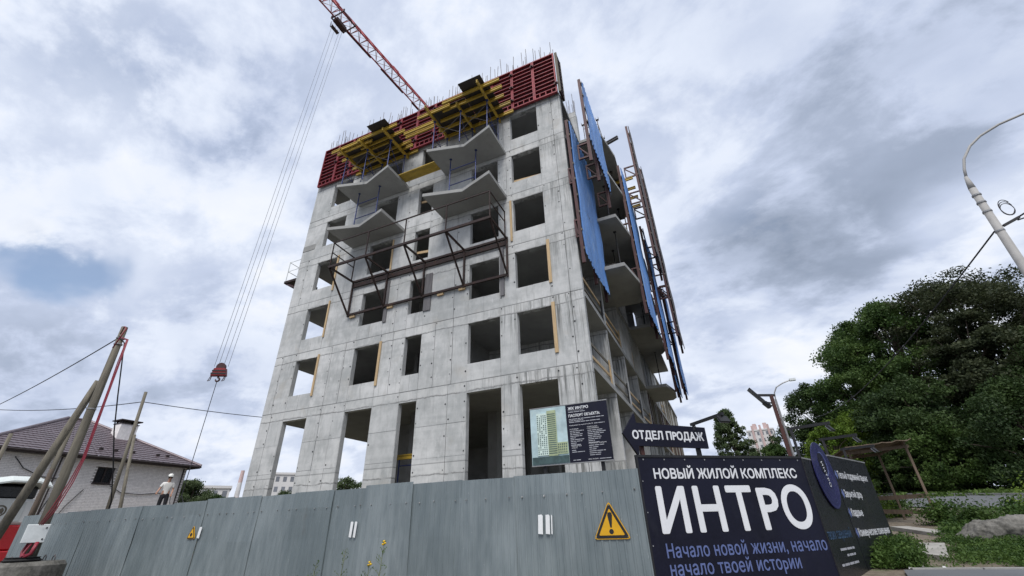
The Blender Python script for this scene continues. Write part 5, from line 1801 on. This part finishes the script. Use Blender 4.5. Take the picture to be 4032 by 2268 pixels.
# concrete relic: thick arched piece lying in the weeds
mb = MB()
secs = []
for (px, py, zt, hw) in ((5.05, 15.9, .10, .30), (5.2, 15.8, .42, .34), (5.5, 15.65, .55, .36), (5.9, 15.6, .60, .37), (6.4, 15.6, .62, .36), (7.1, 15.7, .64, .36), (7.8, 15.8, .60, .34), (8.3, 15.9, .45, .3), (8.5, 15.95, .1, .28)):
    secs.append((px, py, zt, hw))
for (px, py, zt, hw) in secs:
    g0 = gz(px, py) - .1
    arch = .30 if 5.8 < px < 7.6 else 0.0
    ring_ = [(-hw, 0), (-hw, zt * .75), (-hw * .6, zt), (hw * .6, zt), (hw, zt * .75), (hw, 0), (hw * .6, arch * .9), (-hw * .6, arch * .9)]
    for (dy, dz) in ring_:
        mb.v.append((px + rng.uniform(-.03, .03), py + dy + rng.uniform(-.03, .03), g0 + dz + rng.uniform(-.03, .03)))
for i in range(len(secs) - 1):
    for k in range(8):
        k2 = (k + 1) % 8
        mb.f.append((i * 8 + k, i * 8 + k2, (i + 1) * 8 + k2, (i + 1) * 8 + k))
mb.f += [tuple(range(8))[::-1], tuple(range((len(secs) - 1) * 8, len(secs) * 8))]
mb.m = [0] * len(mb.f)
o = build(mb, 'concrete_relic', 'concrete_rough', smooth=True)
s_ = o.modifiers.new('s', 'SUBSURF')
s_.levels = s_.render_levels = 4
dtx = bpy.data.textures.new('lump_noise', 'CLOUDS')
dtx.noise_scale = .22
dtx.noise_depth = 4
dm = o.modifiers.new('d', 'DISPLACE')
dm.texture = dtx
dm.strength = .22
dm.mid_level = .55
tag(o, 'weathered lump of old concrete lying in the weeds at right', 'concrete lump')
for k in range(4):
    x, y = 2.5 + .24 * k + rng.uniform(0, .1), 11.6 + rng.uniform(0, .4)
    r_ = rng.uniform(.02, .05)
    z = gz(x, y)
    mb = MB().add([(x - r_, y, z), (x + r_, y - r_ * .6, z), (x + r_ * .7, y + r_, z + .01), (x - r_ * .6, y + r_ * .5, z + r_), (x + r_ * .4, y, z + r_ * .9)], [(0, 1, 4, 3), (1, 2, 4), (2, 3, 4), (0, 3, 2, 1)])
    tag(build(mb, 'litter_scrap', 'litter_white'), ['small pale litter scrap nearest the banner foot', 'pale litter scrap just right of the nearest one', 'pale litter scrap midway along the kerb soil', 'pale litter scrap farthest right on the kerb soil'][k], 'litter', 'litter by the kerb')

# ---------------------------------------------------------------- foliage


def leaf_quads(C, size, up_bias=0.0, aspect=1.6):
    n = len(C)
    a = rng.normal(size=(n, 3))
    a[:, 2] *= (1 - up_bias)
    a /= np.linalg.norm(a, axis=1)[:, None]
    b = rng.normal(size=(n, 3))
    b -= (b * a).sum(1)[:, None] * a
    b /= np.linalg.norm(b, axis=1)[:, None]
    s = size * rng.uniform(.6, 1.35, (n, 1))
    a, b = a * s * aspect * .5, b * s * .5
    V = np.stack([C - a, C - b * .9 + a * .1, C + a, C + b * .9 + a * .1], 1).reshape(-1, 3)
    return V


def cloud_obj(name, V, mat, parent):
    n = len(V) // 4
    me = bpy.data.meshes.new(name)
    me.vertices.add(len(V))
    me.vertices.foreach_set('co', (V - W[parent.name] if parent else V).ravel())
    me.loops.add(4 * n)
    me.loops.foreach_set('vertex_index', np.arange(4 * n))
    me.polygons.add(n)
    me.polygons.foreach_set('loop_start', np.arange(n) * 4)
    me.polygons.foreach_set('loop_total', np.full(n, 4))
    me.materials.append(M[mat])
    me.update()
    me.validate()
    o = bpy.data.objects.new(name, me)
    col.objects.link(o)
    if parent:
        o.parent = parent
        W[o.name] = W[parent.name]
    return o


def tree(x, y, h, rad, mat, label, name='broadleaf_tree', trunk=.18, low=.18, clumps=60, leaves=9000, size=.36, shape='round', group=None, trunk_mat='bark', z=None):
    z0 = ground_z(x, y) if z is None else z
    t_ = empty(name, (x, y, z0 - .05), label, 'tree', group)
    clumps = int(clumps * 2.2)
    cen, rads = [], []
    for i in range(clumps):
        u = rng.uniform(0, 1)
        hh = low + (1 - low) * u
        if shape == 'round':
            env = math.sin(math.pi * min(1, (u * .86 + .14))) ** .6
        elif shape == 'poplar':
            env = (1 - u) ** .45 * min(1, u * 6 + .3)
        elif shape == 'pine':
            env = (.35 + .75 * math.sin(math.pi * min(1, u * .75 + .22)) ** .8) * (.6 + .4 * ((i * 7) % 5) / 4)
        else:
            env = 1 - u * .5
        a = rng.uniform(0, 2 * math.pi)
        rr = rad * env * math.sqrt(rng.uniform(.12, 1.0)) * rng.uniform(.8, 1.2) * (1 + .18 * math.sin(a * 3 + x) + .12 * math.sin(a * 5 + hh * 9))
        cen.append((x + rr * math.cos(a), y + rr * math.sin(a), z0 + h * hh * .96))
        rads.append(rad * rng.uniform(.10, .26) * (.6 if shape == 'poplar' else 1))
    cen, rads = np.array(cen), np.array(rads)
    wts = rads ** 2 / (rads ** 2).sum()
    leaves = int(leaves * 3.6)
    size = size * .47
    idx = rng.choice(clumps, leaves, p=wts)
    dirs = rng.normal(size=(leaves, 3))
    dirs /= np.linalg.norm(dirs, axis=1)[:, None]
    rr = rng.uniform(.05, 1.0, (leaves, 1)) ** .5 * rng.choice([1.0, 1.0, 1.35], (leaves, 1))
    flat = np.array([1, 1, .42 if shape == 'pine' else .75])
    C = cen[idx] + dirs * rr * rads[idx][:, None] * flat
    cloud_obj('crown', leaf_quads(C, size, .3 if shape == 'pine' else 0), mat, t_)
    mb = MB().tube([(x, y, z0 - .1), (x + .02 * h, y, z0 + h * .45), (x + .01 * h, y, z0 + h * .9)], [trunk, trunk * .7, trunk * .15], 8)
    for i in rng.choice(clumps, min(clumps, 30), replace=False):
        c = cen[i]
        zz = z0 + (c[2] - z0) * rng.uniform(.55, .8)
        mb.tube([(x + .015 * h, y, zz), ((x + c[0]) / 2, (y + c[1]) / 2, (zz + c[2]) / 2 + .2), tuple(c)], [trunk * .35, trunk * .22, .03], 5, caps=False)
    build(mb, 'trunk', trunk_mat, t_)
    return t_


G1 = 'trees of the woods on the right'
tree(25.6, 55, 20.0, 7.6, 'leaf_pine', 'tallest dark pine of the woods, crown high against the sky', 'pine_tree', .4, .30, 90, 17000, .34, 'pine', G1)
tree(31.6, 54, 17.2, 4.6, 'leaf_pine', 'dark pine right of the tallest one', 'pine_tree', .35, .35, 60, 8500, .34, 'pine', G1)
tree(20.0, 57, 19.2, 5.4, 'leaf_mid', 'tall broadleaf tree left of the tallest pine', 'broadleaf_tree', .35, .1, 80, 18000, .36, 'round', G1)
tree(15.6, 57, 15.6, 4.6, 'leaf_mid', 'green broadleaf tree stepping down at the left of the woods', 'broadleaf_tree', .25, .1, 70, 13000, .34, 'round', G1)
tree(11.2, 60, 12.0, 3.8, 'leaf_dark', 'dark tree behind the distant curved street lamp', 'broadleaf_tree', .2, .1, 60, 9000, .32, 'round', G1)
tree(17.9, 60.5, 19.0, 4.6, 'leaf_mid', 'tall green tree rising behind the left shoulder of the woods', 'broadleaf_tree', .3, .1, 70, 11000, .34, 'round', G1)
tree(33.4, 47, 13.6, 4.2, 'leaf_mid', 'bright-topped broadleaf tree at the right edge', 'broadleaf_tree', .3, .05, 80, 15000, .34, 'round', G1)
tree(22.6, 51, 15.0, 4.6, 'leaf_pine', 'brownish dark conifer in the middle of the woods', 'pine_tree', .3, .08, 80, 15000, .32, 'pine', G1)
tree(27.5, 48, 12.0, 5.2, 'leaf_dark', 'green broadleaf tree low in front of the tallest pine', 'broadleaf_tree', .25, .04, 80, 15000, .32, 'round', G1)
tree(17.0, 50, 9.6, 4.2, 'leaf_dark', 'low dark tree in front of the stepping-down tree', 'broadleaf_tree', .22, .02, 70, 12000, .32, 'round', G1)
tree(21.5, 46.5, 7.6, 4.2, 'leaf_dark', 'low dark tree over the road in the middle', 'broadleaf_tree', .2, .0, 70, 13000, .28, 'round', G1)
tree(13.0, 53.5, 7.4, 3.0, 'leaf_bright', 'yellow-green young tree in front of the woods', 'young_tree', .14, .02, 60, 10000, .26, 'round', G1)
tree(9.8, 50, 6.2, 2.4, 'leaf_bright', 'small yellow-green tree left of the other yellow-green one', 'young_tree', .12, .02, 50, 8000, .24, 'round', G1)
tree(16.0, 47.5, 5.6, 3.2, 'leaf_mid', 'low green tree right of the yellow-green trees', 'broadleaf_tree', .14, .0, 55, 9000, .26, 'round', G1)
tree(28.5, 42.5, 7.8, 4.2, 'leaf_dark', 'low dark tree by the road at the right edge', 'broadleaf_tree', .2, .0, 70, 13000, .28, 'round', G1)
tree(34.5, 40.5, 9.5, 4.6, 'leaf_dark', 'dark tree filling the right edge above the road', 'broadleaf_tree', .2, .0, 70, 12000, .30, 'round', G1)
tree(24.8, 43.5, 5.6, 3.4, 'leaf_mid', 'green bushy tree above the middle of the road', 'broadleaf_tree', .12, .0, 60, 10000, .26, 'round', G1)
tree(13.8, 50, 4.6, 3.0, 'leaf_dark', 'dark undergrowth tree behind the timber walkway', 'broadleaf_tree', .12, .0, 50, 8000, .26, 'round', G1)
tree(2.5, 76, 13.2, 3.9, 'leaf_pale', 'pale green poplar standing alone left of the distant flats', 'poplar_tree', .2, .05, 150, 9000, .36, 'poplar')
tree(7.4, 72, 7.0, 2.6, 'leaf_mid', 'rounded green tree right of the pale poplar', 'broadleaf_tree', .15, .05, 50, 7000, .3)
tree(5.2, 84, 8.2, 1.8, 'leaf_pale', 'thin pale tree between the poplar and the flats', 'broadleaf_tree', .12, .1, 40, 3000, .3)
tree(.6, 90, 5.6, 3.0, 'leaf_dark', 'low dark tree just right of the arrow sign', 'broadleaf_tree', .15, .0, 40, 5000, .32)
# dead branch showing pale in the woods
mb = MB()
base = Vector((17.9, 50.2, 3.1))
mb.tube([base, base + Vector((.2, -.5, 8.2))], [.14, .05], 6)
for k in range(9):
    z = 5.6 + k * .42
    s_ = -1 if k % 2 else 1
    ln = 1.7 - k * .1
    p0 = base + Vector((.1, -.3, z - 1.2))
    p1 = p0 + Vector((s_ * ln * .8, -.4, ln * .55))
    mb.tube([p0, p1], [.05, .02], 5, caps=False)
    mb.tube([p0.lerp(p1, .5), p0.lerp(p1, .5) + Vector((s_ * .15, 0, .6))], [.03, .012], 4, caps=False)
tag(build(mb, 'dead_tree', 'dead_wood'), 'bare bleached dead tree standing against the dark woods', 'tree')
# left side
tree(-43.5, 27.2, 4.4, 2.3, 'leaf_pale', 'brownish green bush at the right end of the brick house', 'garden_tree', .12, .0, 60, 8000, .2)
tree(-41.3, 28.2, 3.0, 1.6, 'leaf_mid', 'small bush right of the brownish garden bush', 'garden_tree', .08, .0, 40, 4500, .18)
tree(-39.5, 28.0, 2.6, 1.5, 'leaf_bright', 'bright green bush by the left edge of the building', 'garden_tree', .08, .0, 40, 5000, .18)
tree(-37.5, 27.2, 2.3, 1.2, 'leaf_mid', 'low green bush against the left edge of the building', 'garden_tree', .08, .0, 40, 4000, .18)
tree(-34.5, 36.5, 4.2, 2.2, 'leaf_pale', 'loose pale tree seen through the second ground-floor opening', 'garden_tree', .12, .1, 50, 3500, .22)
tree(-37.0, 31.5, 3.2, 1.6, 'leaf_pale', 'shrub seen through the leftmost ground-floor opening', 'garden_tree', .1, .0, 40, 3000, .2)
bt = MB()
for k in range(12):
    a = k / 12 * 6.28
    bt.v.append((-33.2 + .5 * math.cos(a), 32.8 + .4 * math.sin(a), 1.9))
    bt.v.append((-33.2 + .42 * math.cos(a + .3), 32.8 + .36 * math.sin(a + .3), 4.0 + .3 * math.sin(k * 2.1)))
for k in range(12):
    k2 = (k + 1) % 12
    bt.f.append((2 * k, 2 * k2, 2 * k2 + 1, 2 * k + 1))
bt.f.append(tuple(2 * k + 1 for k in range(12)))
bt.m = [0] * len(bt.f)
tag(build(bt, 'tarpaulin_bundle', 'blue_tarp'), 'blue tarpaulin bundle seen through the second ground-floor opening', 'tarpaulin')

# weeds and verge


def weeds(name, n, area, hmax, size, mat, label, dens=None):
    P_ = []
    while len(P_) < n:
        x, y = rng.uniform(area[0], area[1]), rng.uniform(area[2], area[3])
        w = 1.0 if dens is None else dens(x, y)
        if rng.random() < w:
            k = rng.integers(4, 9)
            hh = hmax * rng.uniform(.4, 1.0) * (.4 + .6 * w) * (.35 + .65 * abs(math.sin(x * 3.1 + 1.7 * math.sin(y * 2.3))))
            for q in range(k):
                u = rng.uniform(0, 1)
                P_.append((x + rng.normal() * .10, y + rng.normal() * .10, ground_z(x, y) + hh * u))
    C = np.array(P_[:n])
    o = cloud_obj(name, leaf_quads(C, size, .2, 2.0), mat, None)
    tag(o, label, kind='stuff')
    return o


def verge(x, y):
    for poly, _ in SL:
        if in_poly(x, y, poly):
            return 0.0
    if y < 11.75 + (x - 2.6) * .05:
        return 0.0
    if y < 12.3 and 2.6 < x < 4.4:
        return .03
    if x < 2.1 + (y - 11.5) * .47 + .15:
        return 0.0
    wob_ = .012 * math.sin(y * 4.1) + .008 * math.sin(x * 9 + y * 7)
    if .238 + wob_ < x / y < .302 - wob_ and y < 20.5:
        return .008
    v = .5 + .5 * math.sin(x * 1.7 + y * .9) * math.sin(y * 1.3 - x * .4)
    return .25 + .75 * v


weeds('weeds', 80000, (2.2, 10.5, 11.7, 18.0), .22, .03, 'leaf_weed', 'leafy green weeds covering the verge by the banner', verge)
weeds('weeds', 50000, (3.2, 14, 17.0, 27.5), .32, .05, 'leaf_weed', 'taller green growth around the timber walkway', lambda x, y: verge(x, y) * (1 if (x < 6.2 or y < 21.5) else .12))
weeds('weeds', 16000, (2.35, 3.6, 11.75, 14.8), .45, .032, 'leaf_weed', 'tall weeds growing up in front of the bulleted banner', lambda x, y: 1.0 if (2.13 + (y - 11.5) * .47 + .08 < x < 2.13 + (y - 11.5) * .47 + .8 and x / y < .238 + .014 * math.sin(y * 6) + .008 * math.sin(y * 17)) else 0)
weeds('grass', 9000, (12, 36, 36, 52), .3, .16, 'leaf_grass', 'mown grass bank beyond the side road', lambda x, y: 1.0 if y > 37.8 + (15.7 - x) * .9 * (1 if x < 15.7 else .45) + .6 else 0)
for k in range(9):      # larger bushy plants in the verge
    x, y, hh, m_ = [(7.4, 17.8, .6, 'leaf_weed'), (8.9, 19.6, 1.1, 'leaf_bright'), (6.3, 20.6, .7, 'leaf_weed'), (6.6, 19.0, .6, 'leaf_mid'), (8.2, 17.2, .5, 'leaf_weed'), (5.2, 23.8, .9, 'leaf_bright'), (9.2, 20.4, .8, 'leaf_mid'), (6.2, 24.6, .7, 'leaf_mid'), (8.4, 20.8, .6, 'leaf_weed'), (3.3, 12.9, .6, 'leaf_weed')][k]
    lab = ['broad weed clump behind the concrete lump', 'bright leafy clump at the right edge behind the concrete lump', 'weed clump at the foot of the walkway post', 'dark green clump between walkway and concrete lump', 'low weed clump right behind the concrete lump', 'bright clump under the walkway rails', 'green clump at the right edge before the side road', 'green clump behind the walkway rails', 'weed clump on the edge of the side road', 'small weed clump beside the nearest path slab'][k]
    pl = empty('weed_clump', (x, y, gz(x, y)), lab, 'plant', 'weed clumps on the verge')
    n = 2400
    C = rng.normal(size=(n, 3)) * np.array([.38, .38, .30]) * hh + np.array([x, y, gz(x, y) + hh * .45])
    C[:, 2] = np.maximum(C[:, 2], gz(x, y) + .02)
    cloud_obj('foliage', leaf_quads(C, .05, .2, 1.8), m_, pl)
    build(MB().tube([(x, y, gz(x, y) - .02), (x, y, gz(x, y) + hh * .6)], [.02, .01], 5), 'stem', 'weed_stem', pl)

# tall dry weeds right in front of the fence
for k, (x, h, fl) in enumerate([(-5.72, 1.0, True), (-5.92, .70, True), (-7.05, .72, False), (-6.35, .92, False), (-7.3, .5, False)]):
    y = 7.1 - .08 * k
    z = gz(x, y)
    lab = ['tall yellow-flowered weed in front of the fence', 'shorter yellow-flowered weed left of the tall one', 'feathery weed in front of the fence, left of the flowers', 'thin feathery weed between the flowers and the others', 'lowest leftmost weed in front of the fence'][k]
    pl = empty('tall_weed', (x, y, z), lab, 'plant', 'tall weeds before the fence')
    mb = MB().tube([(x, y, z), (x + .02, y, z + h * .5), (x + .06, y, z + h)], [.007, .006, .003], 5)
    V = []
    for q in range(26):
        u = rng.uniform(.25, .98)
        a = rng.uniform(0, 6.28)
        ln = .13 * (1.1 - u) + .03
        p = Vector((x + .06 * u * u, y, z + h * u))
        e = p + Vector((math.cos(a) * ln, math.sin(a) * ln, ln * .9))
        mb.tube([p, e], [.0025, .0015], 4, caps=False)
        V += [e, p.lerp(e, .6)]
    build(mb, 'stem', 'weed_stem', pl)
    cloud_obj('leaves', leaf_quads(np.array([tuple(v) for v in V]), .016, 0, 3.0), 'leaf_weed', pl)
    if fl:
        for (dx, dz) in ((.06, 0), (.085, -.03), (.04, -.045)):
            build(MB().lathe((x + dx, y - .01, z + h + dz), [(.004, -.012), (.022, .0), (.024, .012), (.010, .022)], 9), 'flower_head', 'flower_yellow', pl)

# ---------------------------------------------------------------- distant buildings


def flats(name, cx, cy, w, d, z0, h, floors, cols, rz, label, wall='far_white', roofbits=True, red=False):
    b = empty(name, (cx, cy, z0), label, 'building', rz=rz)
    build(MB().box(-w / 2, w / 2, -d / 2, d / 2, 0, h), 'wall', wall, b, local=True)
    fh = h / floors
    wm = mesh_of(MB().box(-.5, .5, -.03, .0, -.5, .5), 'window', 'far_window')
    for r_ in range(floors):
        for c_ in range(cols):
            xx = -w / 2 + (c_ + .5) * w / cols
            o = bpy.data.objects.new('window', wm)
            col.objects.link(o)
            o.parent = b
            o.location = (xx, -d / 2 - .01, (r_ + .55) * fh)
            o.scale = (w / cols * .5, 1, fh * .5)
            W[o.name] = W[b.name]
    build(MB().box(-w / 2 - .3, w / 2 + .3, -d / 2 - .3, d / 2 + .3, h, h + .6), 'parapet', wall, b, local=True)
    if red:
        for c_ in range(3):
            xx = -w / 2 + w * (.2 + .3 * c_)
            build(MB().box(xx, xx + w * .08, -d / 2 - .5, -d / 2 - .04, 0, h + 2.5), 'red_bay', 'far_red', b, local=True)
        for c_ in range(2):
            xx = -w / 2 + w * (.25 + .4 * c_)
            build(MB().box(xx, xx + w * .14, -2, 2, h + .6, h + 4), 'roof_housing', 'far_red', b, local=True)
    return b


flats('apartment_block', 22.5, 255, 11.5, 12, 3.8, 36.0, 12, 6, R(-8), 'distant white and pink tower block behind the poplar', red=True)
flats('apartment_block', -127, 106, 12, 12, 3.8, 14.0, 5, 6, R(48), 'distant white block seen through the leftmost ground-floor opening')
flats('apartment_block', -118, 77, 10, 10, 3.8, 8.2, 3, 5, R(56), 'distant pale block between the house and the building')
ck = empty('smokestack', (-118, 85.5, 3.8), 'distant red and white banded chimney stack left of the building', 'chimney')
for k in range(3):
    build(MB().tube([(-118, 85.5, (3.8, 10.6, 14.2)[k]), (-118, 85.5, (10.6, 14.2, 17.2)[k])], [(1.3, .62, .52)[k], (.95, .52, .45)[k]], 14), 'band', ('far_red', 'far_white', 'far_red')[k], ck)
tag(build(MB().slab_xz([(-100, 3.8), (-92, 3.8), (-92, 6.3), (-96, 8.2), (-100, 6.3)], 66, 74), 'distant_shed', 'far_grey'), 'low grey gabled shed far behind the green bushes', 'shed')
